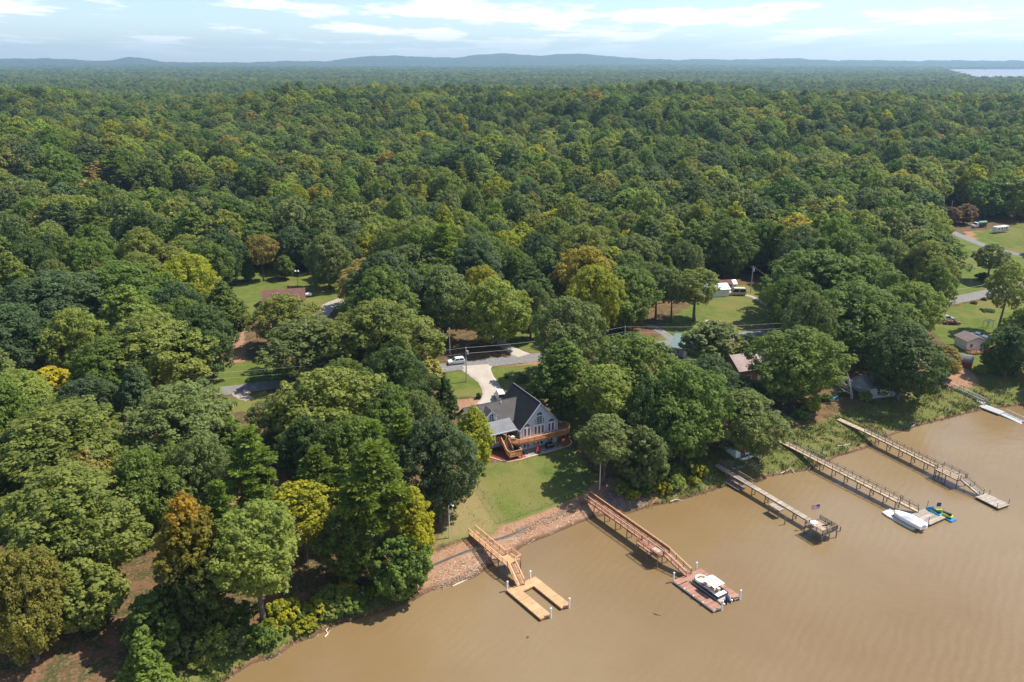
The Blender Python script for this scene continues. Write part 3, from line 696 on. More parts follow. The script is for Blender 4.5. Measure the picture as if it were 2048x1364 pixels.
# hero trees: x, y of the crown top in the photo, crown width there (px), kind, height (m), colour, what the label says
HERO = [
 (105, 808, 262, 'oak', 19, 'ol', 'broad olive dome of an oak at the left edge, above the brownish one'),
 (112, 938, 280, 'oak', 20, 'ol', 'largest olive green oak at the left edge, its crown reaching down to the bare clay'),
 (150, 1118, 140, 'small', 12, 'ol', 'small olive tree tucked under the largest left edge oak, above the bare clay'),
 (20, 1092, 150, 'oak', 18, 'og2', 'yellowing olive oak cut by the lower left corner of the view'),
 (272, 893, 140, 'oak', 17, 'mg', 'mid green oak between the two olive oaks and the orange topped tree'),
 (165, 893, 110, 'small', 15, 'br', 'brownish olive tree between the two broad olive oaks at left'),
 (358, 975, 150, 'tall', 24, 'autumn', 'tall tree turning orange at its top, near the lower left shore'),
 (432, 962, 96, 'pine', 19, 'pn', 'slim pine between the orange topped tree and the light green one'),
 (500, 1004, 180, 'open', 21, 'lg', 'light green tall tree with open trunk on the lower left bank'),
 (392, 868, 120, 'oak', 17, 'gg', 'grey green oak left of the pine with the bare trunk'),
 (335, 880, 76, 'small', 14, 'mg', 'small mid green tree left of the grey green oak by the grey house'),
 (492, 858, 128, 'pine', 20, 'pn', 'pine with bare dark trunk in front of the grey house'),
 (632, 896, 100, 'pine', 18, 'pn', 'pine standing alone on the bare red clay yard'),
 (596, 962, 136, 'open', 15, 'yg', 'yellow green tree with its trunk showing, right of the light green one'),
 (347, 765, 222, 'oak', 19, 'gg', 'wide grey green oak below the left stretch of road'),
 (556, 792, 128, 'oak', 14, 'gg', 'grey green oak beside the sandy turnout by the road'),
 (660, 732, 222, 'oak', 21, 'ol', 'wide olive oak just right of the sandy turnout, on the lake side of the road'),
 (292, 622, 205, 'oak', 21, 'ol', 'broad yellowish olive oak across the left stretch of road'),
 (90, 736, 104, 'small', 9, 'by', 'small bright yellow green tree by the road at far left'),
 (205, 668, 140, 'oak', 18, 'mg', 'mid green oak behind the small bright yellow green tree'),
 (392, 606, 134, 'oak', 20, 'dg', 'dark oak left of the grassy roadside bank'),
 (88, 540, 205, 'oak', 22, 'bl', 'big bluish dark oak at the far left, level with the red roofed house'),
 (238, 520, 180, 'oak', 21, 'mg', 'mid green oak between the bluish oak and the bright yellowish one'),
 (364, 503, 120, 'oak', 20, 'yg', 'bright yellow green oak left of the red roofed house'),
 (440, 556, 84, 'tall', 19, 'mg', 'tall mid green tree edging the red roofed house lawn on its left'),
 (626, 634, 180, 'oak', 16, 'gg', 'wide grey green oak standing over the road in front of the red roofed house'),
 (566, 585, 126, 'oak', 16, 'ol', 'olive oak partly hiding the red roofed house'),
 (690, 622, 110, 'oak', 17, 'ol', 'olive oak right of the red roofed house, by its sandy drive'),
 (765, 597, 186, 'oak', 22, 'ol', 'big rounded oak behind the road left of the white car'),
 (790, 690, 130, 'oak', 19, 'dg', 'dark oak between the road and the wide olive oak'),
 (852, 712, 66, 'small', 9, 'pg', 'small pale yellowish tree at the edge of the front lawn'),
 (888, 742, 62, 'cone', 12, 'dg', 'dark pointed evergreen beside the round front lawn'),
 (946, 806, 78, 'tall', 17, 'yg', 'yellow green tree touching the porch side of the gabled house'),
 (872, 828, 156, 'oak', 21, 'bl', 'large dark oak left of the gabled house lawn'),
 (740, 842, 116, 'pine', 22, 'pn', 'tall pine behind the pine with the long bare trunk'),
 (800, 820, 100, 'pine', 19, 'pn', 'pine between the dark lawn oak and the road'),
 (742, 890, 170, 'pine', 25, 'pn', 'largest pine with long bare trunk left of the lamp post'),
 (824, 968, 88, 'tall', 18, 'by', 'bright yellow green tree at the edge of the clay beach'),
 (800, 1066, 105, 'small', 12, 'mg', 'bushy tree with one yellow patch beside the clay beach'),
 (700, 1000, 130, 'oak', 15, 'mg', 'mid green tree under the largest pine'),
 (770, 765, 120, 'oak', 18, 'mg', 'mid green oak right of the wide olive roadside oak'),
 (695, 825, 120, 'oak', 18, 'mg', 'mid green oak behind the bare clay yard'),
 (610, 826, 110, 'oak', 17, 'dg', 'dark oak right of the grey house among the trees'),
 (835, 778, 90, 'oak', 15, 'gg', 'grey green oak left of the dark pointed evergreen'),
 (450, 830, 100, 'small', 13, 'mg', 'small green tree right of the wide grey green oak'),
 (205, 1010, 80, 'small', 11, 'dg', 'small dark tree in the shade right of the largest left edge oak'),
 (300, 1180, 110, 'small', 10, 'mg', 'small green tree under the orange topped one'),
 (275, 1262, 110, 'cone', 10, 'pn', 'young evergreen at the bottom edge left of the shore'),
 (1862, 476, 96, 'oak', 21, 'ol', 'olive oak left of the road bend below the reddish trees'),
 (1880, 520, 70, 'oak', 18, 'mg', 'mid green oak by the bend of the right hand road'),
 (1372, 716, 70, 'small', 7, 'gg', 'small grey green tree in front of the green roofed house'),
 (1484, 753, 96, 'small', 8, 'dg', 'small dark tree in front of the tan roofed house'),
 # right of the house
 (1140, 588, 132, 'oak', 22, 'gg', 'tall grey green tree across the road behind the gabled house'),
 (1128, 672, 112, 'tall', 20, 'mg', 'tall tree right behind the gabled house, beside the road'),
 (1268, 664, 165, 'oak', 19, 'mg', 'wide mid green oak under the power lines'),
 (1212, 728, 122, 'open', 18, 'lg', 'light green oak on the lawn right of the gabled house'),
 (1376, 722, 170, 'oak', 22, 'mg', 'big oak left of the white lakeside cabin'),
 (1300, 752, 100, 'oak', 19, 'dg', 'dark oak between the light green oak and the one by the cabin'),
 (1212, 828, 104, 'open', 15, 'gg', 'slim grey trunked tree behind the right hand lamp post'),
 (1290, 850, 92, 'small', 14, 'gg', 'small grey green tree on the shore right of the lamp post'),
 (1500, 780, 142, 'oak', 15, 'gg', 'feathery grey green tree hanging over the white lakeside cabin'),
 (1418, 704, 104, 'oak', 17, 'bl', 'dark bluish oak left of the tan roofed house'),
 (1428, 640, 112, 'small', 13, 'gg', 'loose grey green tree beside the green roofed house'),
 (1606, 650, 174, 'oak', 20, 'mg', 'big rounded oak just right of the tan roofed house'),
 (1820, 643, 154, 'oak', 20, 'dg', 'big dark oak above the white gangway'),
 (1645, 495, 180, 'oak', 23, 'mg', 'leftmost big oak of the clump right of the green field'),
 (1735, 505, 150, 'oak', 23, 'mg', 'back oak of the clump right of the green field'),
 (1712, 560, 170, 'oak', 22, 'mg', 'middle oak of the clump right of the green field'),
 (1832, 560, 112, 'oak', 19, 'lg', 'light green oak at the right end of the clump by the road'),
 (1592, 548, 96, 'oak', 19, 'mg', 'oak at the left end of the clump, overhanging the green field'),
 (1775, 590, 130, 'oak', 19, 'mg', 'front right oak of the clump by the road'),
 (1502, 668, 54, 'shrubt', 6, 'dg', 'dark round little tree by the bend of the road'),
 (1318, 524, 62, 'open', 18, 'gg', 'thin grey tree left of the white outbuilding, trunk showing'),
 (1350, 534, 54, 'open', 17, 'gg', 'thin grey tree nearest the white outbuilding'),
 (1397, 533, 92, 'open', 17, 'ol', 'olive tree standing in front of the white outbuilding'),
 (1255, 528, 120, 'oak', 20, 'mg', 'dense green oak left of the two thin grey trees'),
 (1172, 488, 112, 'oak', 21, 'og', 'golden yellow tree in the wood behind the gabled house'),
 (886, 524, 118, 'oak', 22, 'gg', 'grey green oak across the road from the white car'),
 (990, 553, 122, 'oak', 20, 'lg', 'light green tree behind the clay drive across the road'),
 (966, 526, 78, 'oak', 18, 'yg', 'yellow green oak behind the light green roadside tree'),
 (1062, 556, 72, 'oak', 18, 'gg', 'grey green oak right of the light green roadside tree'),
 (734, 512, 130, 'oak', 18, 'br', 'brownish olive tree right of the red roofed house lawn'),
 (650, 462, 84, 'oak', 20, 'gg', 'grey green tree behind the red roofed house lawn'),
 (518, 466, 56, 'open', 17, 'br', 'brownish tree with trunk showing at the back of the red roofed house lawn'),
 (566, 508, 38, 'small', 9, 'mg', 'little round tree at the back of the red roofed house lawn'),
 (493, 518, 32, 'small', 8, 'mg', 'smallest tree at the left back corner of the red roofed house lawn'),
 (1100, 505, 70, 'cone', 18, 'dg', 'dark upright evergreen left of the golden yellow tree'),
 (1990, 486, 60, 'open', 14, 'gg', 'thin open tree below the camper trailer field'),
 (2026, 518, 74, 'open', 22, 'ol', 'tall open tree with bare trunk beside the road at the right edge'),
 (2032, 650, 84, 'oak', 14, 'dg', 'dark tree on the right shore lawn near the blue roof'),
 (2062, 610, 70, 'oak', 14, 'mg', 'tree cut by the right edge above the blue roof'),
 (1898, 690, 60, 'small', 9, 'br', 'sparse brownish tree left of the white cottage with the deck'),
 (1906, 412, 36, 'small', 9, 'rd', 'left one of the two reddish trees near the camper trailer'),
 (1936, 406, 40, 'small', 10, 'rd', 'right one of the two reddish trees near the camper trailer'),
 (2000, 690, 50, 'small', 8, 'mg', 'small green tree in front of the dark right shore tree'),
]
EXTRA_PX = []
for (px, py, wpx, kind, H, col, lab) in HERO:
    mat = None
    if col == 'autumn': mat = LEAF_A; col = 'og'
    if col == 'og2': col = (.098, .092, .02)
    if kind == 'shrubt': kind = 'small'
    z = 5.
    for _ in range(12):
        P = gz(px, py, z + H); z = .5 * z + .5 * float(zt(P[0], P[1]))
    P = gz(px, py, z + H)
    R = wpx / 2 * depth_of(P) / FPX
    put_tree(P[0], P[1], R, H, kind, col, lab, mat=mat)
NHERO = len(TREES)
print('heroes', NHERO)

# keep these stretches of the photograph open when the wood is filled in
CLEAR = [
 [(1685, 690), (1765, 690), (1765, 810), (1670, 810)], [(420, 770), (540, 755), (540, 800), (430, 800)],
 [(478, 550), (520, 543), (600, 548), (700, 580), (690, 605), (612, 600), (525, 602), (488, 590)],
 [(340, 745), (430, 732), (540, 718), (540, 765), (500, 800), (430, 790), (340, 775)],
 [(868, 690), (985, 686), (1000, 672), (1055, 660), (1082, 650), (1080, 760), (1070, 800), (1150, 830), (1180, 960), (1300, 1010), (850, 1190), (840, 1120), (900, 1010), (930, 950), (985, 915), (985, 870), (955, 815), (905, 790), (868, 750)],
 [(1370, 590), (1440, 565), (1550, 570), (1560, 660), (1440, 690), (1300, 690), (1320, 640), (1370, 640)],
 [(1480, 545), (1520, 545), (1520, 590), (1480, 590)], [(1450, 700), (1520, 700), (1520, 760), (1460, 760)],
 [(1880, 560), (2000, 560), (2060, 540), (2060, 800), (1880, 800)], [(1935, 435), (2060, 440), (2060, 570), (1900, 600), (1900, 560), (1950, 490)],
 [(410, 900), (640, 880), (640, 1000), (440, 1010)], [(560, 1120), (800, 1150), (800, 1220), (600, 1280)], [(0, 1240), (230, 1180), (400, 1220), (380, 1364), (0, 1364)],
 [(1340, 640), (1480, 640), (1480, 720), (1340, 720)], [(1880, 400), (1945, 400), (1945, 470), (1890, 470)],
 [(1650, 680), (1780, 680), (1780, 740), (1650, 740)], [(400, 900), (470, 900), (470, 940), (400, 940)]]
SITES = [(HOUSE[0] + 2, HOUSE[1] + 4, 13)]
def building_site(px, py, r): P = gp(px, py); SITES.append((P[0], P[1], r))
for q in ((570, 598, 13), (1378, 700, 9), (1495, 740, 9), (1440, 588, 7), (1940, 690, 8), (1475, 905, 6), (450, 945, 8), (1760, 770, 8), (1918, 725, 6), (2045, 680, 8), (560, 905, 6), (1958, 450, 9), (2000, 462, 9), (1340, 735, 8)): building_site(*q)
OPEN = [gpoly(p) for p in LAWNS]
def ok_sites(x, y, R):
    g_ = np.ones(len(x), bool)
    for sx, sy, sr in SITES: g_ &= np.hypot(x - sx, y - sy) > sr + R * .6
    for p in OPEN: g_ &= ~in_poly(x, y, p)
    for ln in (ROAD, ROAD2, DRIVE): g_ &= seg_dist(x, y, [tuple(q[:2]) for q in ln[::6]]) > 4.2 + R * .45
    return g_
def drift(x, y, s_, ph): return np.sin(x / s_ + ph) * np.sin(y / s_ * 1.3 + 2 * ph) + .5 * np.sin((x + y) / s_ * 2.1 + ph)
def hexpts(ymin, ymax, step, jit, wide=1.25):
    ys = np.arange(ymin, ymax, step * .87); out = []
    for i, y in enumerate(ys):
        xm = (y * _c + 80) * .643 * wide + 20
        xs = np.arange(-xm, xm, step) + (i % 2) * step / 2; out.append(np.stack([xs, np.full(len(xs), y)], 1))
    P = np.concatenate(out); return P + RNG.uniform(-jit, jit, P.shape) * step
P = hexpts(95, 1400, 11.0, .33)
x, y = P[:, 0], P[:, 1]
R = np.clip(RNG.normal(6.9, 1.2, len(x)), 3.8, 9.5); H = np.clip(RNG.normal(19, 2.4, len(x)) + (R - 6.9) * .8, 11, 25)
sizev = drift(x, y, 70, 2.1)
R = np.clip(R * (1 + .22 * sizev), 3.2, 10); H = np.clip(H + 2.6 * sizev + RNG.normal(0, 1.5, len(x)), 10, 27)
young = in_poly(x, y, gpoly([(0, 395), (420, 400), (560, 420), (480, 480), (260, 455), (0, 420)]))
H = np.where(young, RNG.uniform(8, 12, len(x)), H); R = np.where(young, R * .62, R)
d = shore_d(x, y); good = d > 7
good &= ok_sites(x, y, R)
good &= ~((drift(x, y, 64, 4.2) > 1.12) & (RNG.random(len(x)) < .75)) & (RNG.random(len(x)) > .03)
z = zt(x, y)
rg = np.hypot(x, y)
# near the lake only the listed trees stand in the open; infill is lower
hx_ = np.array([(t_[0], t_[1], t_[2]) for t_ in TREES])
for hx0, hy0, hr in hx_: good &= np.hypot(x - hx0, y - hy0) > (hr + R) * np.where(rg < 330, .80, .68)
H = np.where(rg < 190, H * .72, H)
for fz, fxo in ((1, 0), (.75, -.7), (.75, .7), (.45, -.9), (.45, .9), (.45, 0), (.2, -.5), (.2, .5)):
    qx, qy = proj(x + fxo * R, y, z + H * fz)
    for p in CLEAR:
        good &= ~in_poly(qx, qy, p)
# do not stand in front of a listed tree lower down the picture
tpx, tpy = proj(x, y, z + H)
inview = (tpx > -150) & (tpx < 2200)
good &= (rg > 225) | (RNG.random(len(x)) < .85)
x, y, R, H, z, rg, tpx, tpy, young = (a[good] for a in (x, y, R, H, z, rg, tpx, tpy, young))
vis = (tpx > 0) & (tpx < 2048)
order = np.argsort(rg + np.where(vis, 0, 5000))
# colours vary in drifts, as stands do
PAL = ['dg', 'bl', 'mg', 'mg', 'gg', 'ol', 'ol', 'lg', 'yg', 'br', 'og', 'pn']
PW = np.array([13, 9, 17, 10, 12, 12, 7, 8, 3.4, 2.2, .6, 5])
kindr = RNG.random(len(x)); cr_ = RNG.random(len(x)); dr = drift(x, y, 55, .7) * .12
cum = np.cumsum(PW / PW.sum())
cidx = np.minimum(np.searchsorted(cum, np.clip(cr_ * .92 + .04 + dr, 0, .9999)), len(PAL) - 1)
LAND = [(585, 590, 'the red roofed house'), (912, 718, 'the white car on the road'), (1042, 860, 'the gabled house'), (1375, 690, 'the green roofed house'), (1474, 584, 'the beige camper van'), (1502, 550, 'the pole in the green field'),
        (1165, 490, 'the golden yellow tree'), (1660, 500, 'the oak clump by the green field'), (1998, 458, 'the white camper trailer'), (90, 545, 'the big bluish oak at far left'), (365, 505, 'the bright yellow green oak'), (1498, 735, 'the tan roofed house'),
        (355, 985, 'the orange topped tree'), (745, 900, 'the largest pine'), (1105, 410, 'the bare grey tree'), (650, 350, 'the upper bare grey tree')]
NUMW = ['nearest', 'second nearest', 'third nearest', 'fourth nearest', 'fifth nearest', 'sixth nearest', 'seventh nearest', 'eighth nearest', 'ninth nearest', 'tenth nearest', 'eleventh nearest', 'twelfth nearest', 'thirteenth nearest', 'fourteenth nearest']
n_ind = 296 - NHERO
ind = order[:n_ind]
recs = []
for i in ind:
    kd = 'oak' if kindr[i] < .8 else 'tall' if kindr[i] < .95 else 'pine'
    if young[i]: kd = 'small'
    px_, py_ = tpx[i], tpy[i]
    li = min(range(len(LAND)), key=lambda k: (LAND[k][0] - px_) ** 2 + ((LAND[k][1] - py_) * 1.5) ** 2)
    recs.append([i, kd, PAL[cidx[i]] if kd != 'pine' else 'pn', li, (LAND[li][0] - px_) ** 2 + (LAND[li][1] - py_) ** 2])
seen = {}
for rec in sorted(recs, key=lambda r: r[4]):
    i, kd, cn, li, _ = rec
    lx, ly, ln = LAND[li]
    side = 'left of' if tpx[i] < lx - 45 else 'right of' if tpx[i] > lx + 45 else 'behind' if tpy[i] < ly else 'in front of'
    form = dict(oak='rounded tree', tall='tall narrow tree', pine='pine', small='young tree')[kd]
    key = (cn, form, li, side); k = seen.get(key, 0); seen[key] = k + 1
    lab = f"{NUMW[min(k, 13)]} {CWORD[cn]} {form} {side} {ln}"
    near_ = rg[i] < 300
    put_tree(float(x[i]), float(y[i]), float(R[i]) * (.8 if kd == 'tall' else .72 if kd == 'pine' else 1), float(H[i]) * (1.08 if kd == 'tall' else 1), kd, cn, lab, 'trees of the wood behind the road', 'hi' if near_ else 'mid')
print('individual trees', len(TREES), 'farthest', rg[ind].max())
rest = order[n_ind:]

# ---- the wood beyond: one mass, instanced on points
def proto_copy(me, mat, name):
    c = me.copy(); c.materials.clear(); c.materials.append(mat)
    return bpy.data.objects.new(name, c)
def forest(name, groups):
    """groups: list of (proto objects [crown, trunk or None], points, scale, tint)"""
    me = bpy.data.meshes.new(name)
    allp = np.concatenate([g_[1] for g_ in groups]); me.vertices.add(len(allp)); me.vertices.foreach_set('co', allp.astype(np.float32).ravel())
    kd = np.concatenate([np.full(len(g_[1]), i, np.int32) for i, g_ in enumerate(groups)])
    at = me.attributes.new('kind', 'INT', 'POINT'); at.data.foreach_set('value', kd)
    at = me.attributes.new('scl', 'FLOAT_VECTOR', 'POINT'); at.data.foreach_set('vector', np.concatenate([g_[2] for g_ in groups]).astype(np.float32).ravel())
    rt = np.zeros((len(allp), 3), np.float32); rt[:, 2] = RNG.uniform(0, 6.28, len(allp))
    at = me.attributes.new('rot', 'FLOAT_VECTOR', 'POINT'); at.data.foreach_set('vector', rt.ravel())
    tn = np.ones((len(allp), 4), np.float32); tn[:, :3] = np.concatenate([g_[3] for g_ in groups])
    at = me.attributes.new('tint', 'FLOAT_COLOR', 'POINT'); at.data.foreach_set('color', tn.ravel())
    me.update()
    o = tag(link(name, me), kind='stuff')
    g = bpy.data.node_groups.new(name, 'GeometryNodeTree')
    g.interface.new_socket('Geometry', in_out='INPUT', socket_type='NodeSocketGeometry'); g.interface.new_socket('Geometry', in_out='OUTPUT', socket_type='NodeSocketGeometry')
    n = g.nodes.new; l = g.links.new
    gi = n('NodeGroupInput'); go = n('NodeGroupOutput'); jn = n('GeometryNodeJoinGeometry')
    def na(nm, ty):
        q = n('GeometryNodeInputNamedAttribute'); q.data_type = ty; q.inputs[0].default_value = nm; return q.outputs[0]
    kk_, sc_, ro_ = na('kind', 'INT'), na('scl', 'FLOAT_VECTOR'), na('rot', 'FLOAT_VECTOR')
    e2r = n('FunctionNodeEulerToRotation'); l(ro_, e2r.inputs[0])
    for i, g_ in enumerate(groups):
        cp = n('FunctionNodeCompare'); cp.data_type = 'INT'; cp.operation = 'EQUAL'
        l(kk_, [q for q in cp.inputs if q.identifier == 'A_INT'][0]); [q for q in cp.inputs if q.identifier == 'B_INT'][0].default_value = i
        for po in g_[0]:
            if po is None: continue
            oi = n('GeometryNodeObjectInfo'); oi.inputs['Object'].default_value = po; oi.inputs['As Instance'].default_value = True
            ip = n('GeometryNodeInstanceOnPoints'); l(gi.outputs[0], ip.inputs['Points']); l(cp.outputs[0], ip.inputs['Selection'])
            l(oi.outputs['Geometry'], ip.inputs['Instance']); l(e2r.outputs[0], ip.inputs['Rotation']); l(sc_, ip.inputs['Scale'])
            l(ip.outputs[0], jn.inputs[0])
    l(jn.outputs[0], go.inputs[0])
    md = o.modifiers.new('scatter', 'NODES'); md.node_group = g
    return o
TP = np.array([TINT[k] for k in PAL])
def tints(idx):
    t_ = TP[idx] * TGAIN; return t_ * RNG.uniform(.85, 1.18, (len(t_), 1)) * RNG.uniform(.93, 1.07, t_.shape)
mid_src = PROTO[('oak', 'mid')] + PROTO[('tall', 'mid')] + PROTO[('pine', 'mid')][:1]
fl_ = np.isin(np.arange(len(x)), rest)
ids = np.nonzero(fl_)[0]
which = np.where(kindr[ids] < .82, (kindr[ids] * 1000).astype(int) % 4, np.where(kindr[ids] < .96, 4 + (kindr[ids] * 1000).astype(int) % 2, 6))
groups = []
for k, (cme, tme, R0, H0) in enumerate(mid_src):
    s_ = ids[which == k]
    rs = R[s_] / R0 * (.85 if k >= 4 else 1.05)
    groups.append(([proto_copy(cme, LEAF_F, 'forest_crown'), proto_copy(tme, BARK, 'forest_trunk')], np.stack([x[s_], y[s_], z[s_]], 1), np.stack([rs, rs, H[s_] / H0], 1), tints(cidx[s_])))
forest('forest', groups)
# far wood: coarser crowns, sparser and wider with distance
far_src = []
for k in range(3):
    lob = crown_lobes(np.random.default_rng(300 + k), 6.5, 17, .1, 60, 'oak'); V, F, A = leaf_quads(np.random.default_rng(310 + k), lob, 34, 1.3, 6.5, 17, .1, 60)
    far_src.append((bpy.data.objects.new('far_crown', np_mesh('far_crown', V, F, [LEAF_F], A)), 6.5, 17))
FPOL = [gz(1340, 184, 0)[:2]]
far_groups = [[[], [], []] for _ in far_src]
def far_ring(y0, y1, step, rmin, rmax, wide=1.12):
    P = hexpts(y0, y1, step, .36, wide); X, Y = P[:, 0], P[:, 1]
    g_ = (np.hypot(X, Y) > 1395 if y0 < 1500 else X == X) & ~in_poly(X, Y, FARLAKE) & (shore_d(X, Y) > 5)
    for p in GAPS: g_ &= ~in_poly(X, Y, p)
    X, Y = X[g_], Y[g_]; Rr = RNG.uniform(rmin, rmax, len(X)); Hh = np.clip(RNG.normal(17, 3.5, len(X)), 8, 25)
    Z = zt(X, Y); ci = np.minimum(np.searchsorted(cum, np.clip(RNG.random(len(X)) * .8 + .02 + drift(X, Y, 210, 1.1) * .13, 0, .95)), len(PAL) - 1)
    w_ = RNG.integers(0, len(far_src), len(X))
    for k, (o, R0, H0) in enumerate(far_src):
        s_ = w_ == k
        far_groups[k][0].append(np.stack([X[s_], Y[s_], Z[s_]], 1)); far_groups[k][1].append(np.stack([Rr[s_] / R0, Rr[s_] / R0, Hh[s_] / H0], 1)); far_groups[k][2].append(tints(ci[s_]))
GAPS = [[(430, 1880), (640, 1900), (640, 2330), (470, 2330)], [(1250, 3900), (1560, 3900), (1660, 4700), (1330, 4700)], [(620, 1500), (900, 1560), (930, 1680), (640, 1640)]]
far_ring(1150, 2400, 11.5, 5.5, 8)
far_ring(2400, 4600, 19, 9, 13)
far_ring(4600, 9700, 36, 17, 25)
forest('distant_forest', [([far_src[k][0]], np.concatenate(far_groups[k][0]), np.concatenate(far_groups[k][1]), np.concatenate(far_groups[k][2])) for k in range(len(far_src))])

# bare trees
def bare(px, py, H, wpx, label):
    z = 8.
    for _ in range(12):
        P = gz(px, py, z + H); z = .5 * z + .5 * float(zt(P[0], P[1]))
    P = gz(px, py, z + H)
    t_ = thing('bare_tree', label, 'tree', (P[0], P[1], float(zt(P[0], P[1]))), random.uniform(0, 6))
    o = link('branches', BARE[len(label) % 2], t_); o.scale = (wpx / 2 * depth_of(P) / FPX / 5.0,) * 2 + (H / 13,)
bare(1724, 664, 17, 130, 'bare grey tree with pale limbs between two shore oaks at right')
bare(1105, 398, 25, 74, 'bare grey tree with dense twigs in the wood above the golden tree')
bare(655, 334, 25, 80, 'upper bare grey tree in the wood left of the middle')
bare(1245, 700, 13, 60, 'thin bare tree standing among the oaks under the power lines')

# shore shrubs
SH = [(540, 1262), (500, 1268), (470, 1290), (430, 1300), (570, 1240), (600, 1232), (640, 1222), (560, 1268), (610, 1255), (665, 1205), (690, 1190), (660, 1235), (700, 1222), (450, 1240), (400, 1282), (370, 1310), (335, 1330), (400, 1330), (520, 1290), (720, 1200), (480, 1240), (745, 1190),
      (775, 1182), (340, 1290), (300, 1345), (1265, 995), (1290, 985), (1325, 985), (1350, 975), (1385, 965), (1240, 985), (1400, 950), (1300, 960), (1345, 950), (1280, 945), (1255, 950), (1650, 800), (1690, 790), (1730, 800), (1600, 835), (1570, 850), (1520, 900), (1760, 790), (2000, 745), (2030, 750), (1960, 745), (1620, 820), (1880, 745), (1905, 738)]
shc = ['yg', 'mg', 'lg', 'gg', 'yg', 'mg', 'ol']
ORD = ['first', 'second', 'third', 'fourth', 'fifth', 'sixth', 'seventh', 'eighth', 'ninth', 'tenth']
shl = {}
for k, (px_, py_) in enumerate(SH):
    zone_ = 'lower left shore' if px_ < 860 else 'bank by the lamp post' if px_ < 1450 else 'grey docks bank' if px_ < 1800 else 'right edge shore'
    shl.setdefault((shc[(k * 5 + k // 3) % 7], zone_), []).append((px_, k))
for k, (px_, py_) in enumerate(SH):
    P = gp(px_, py_); cn = shc[(k * 5 + k // 3) % 7]
    key = next(q for q in shl if q[0] == cn and any(e[1] == k for e in shl[q])); rank = [e[1] for e in sorted(shl[key])].index(k)
    lab = f"{CWORD[cn]} shrub on the {key[1]}" + (f", {ORD[rank]} from the left" if len(shl[key]) > 1 else ', the only one')
    R_ = random.uniform(1.2, 2.3) * (1.15 if px_ < 860 else 1)
    put_tree(P[0], P[1], R_, R_ * random.uniform(1.0, 1.7), 'shrub', cn, lab, 'shrubs along the shore', cat='shrub')
for px_, py_, R_, H_, cn, lab in ((1042, 763, 1.5, 2.2, 'gg', 'round grey green shrub on the lawn behind the gabled house'), (1060, 783, 1.0, 2.0, 'dg', 'dark small shrub in the shade behind the gabled house'), (957, 797, .7, 1.6, 'dg', 'small dark evergreen shrub in the mulch bed by the drive'),
                             (1948, 607, 1.1, 1.0, 'dg', 'low dark shrub nearest the right hand road'), (1968, 600, 1.1, 1.0, 'dg', 'low dark shrub second along the right hand road'), (1980, 598, .9, 1.0, 'dg', 'low dark shrub third along the right hand road'), (1975, 622, 2.0, .8, 'dg', 'flat round shrub bed in the right lawn'),
                             (1965, 560, 2.6, 3, 'dg', 'dark thicket of shrub by the roadside bend at right'), (1013, 756, .6, .8, 'dg', 'tiny shrub on the lawn right of the drive')):
    P = gp(px_, py_); put_tree(P[0], P[1], R_, H_, 'shrub', cn, lab, cat='shrub')

# ------------------------------------------------------------------ the gabled lake house
ROOF_D = shingles('charcoal_shingle', (.036, .035, .036)); ROOF_W = shingles('weathered_shingle', (.100, .091, .084)); ROOF_P = shingles('porch_shingle', (.20, .20, .205))
SIDING = paint('blue_grey_siding', (.50, .555, .62), .7, .07, .8); SIDE_W = paint('basement_siding', (.62, .66, .70), .7, .08, 1)
DECKW = paint('redwood_deck', (.36, .155, .065), .7, .22, 2, face=.25); RAILW = paint('cedar_rail', (.47, .225, .10), .7, .18, 2, face=.15); RAILTOP = paint('pale_cedar', (.60, .36, .20), .7, .15, 2)
STAINW = paint('dark_stained_wood', (.20, .085, .045), .75, .25, 2)
TRIM = paint('white_trim', (.80, .80, .80), .5, .05, 1)
GLASS = glass('window_glass'); GLASS_G = glass('green_tinted_glass', (.02, .065, .06)); CURT = glass('curtained_glass', (.085, .07, .068))
BLACK = paint('black_plastic', (.02, .02, .022), .5, .3, 3); RED = paint('red_fabric', (.38, .03, .025), .7, .15, 3)
BRICKP = paint('red_pavers', (.33, .10, .055), .85, .25, 3, bump=.02); PATIOC = paint('patio_concrete', (.34, .31, .28), .85, .12, 1.5); EDGEC = paint('pale_edging', (.62, .50, .38), .8, .12, 2)
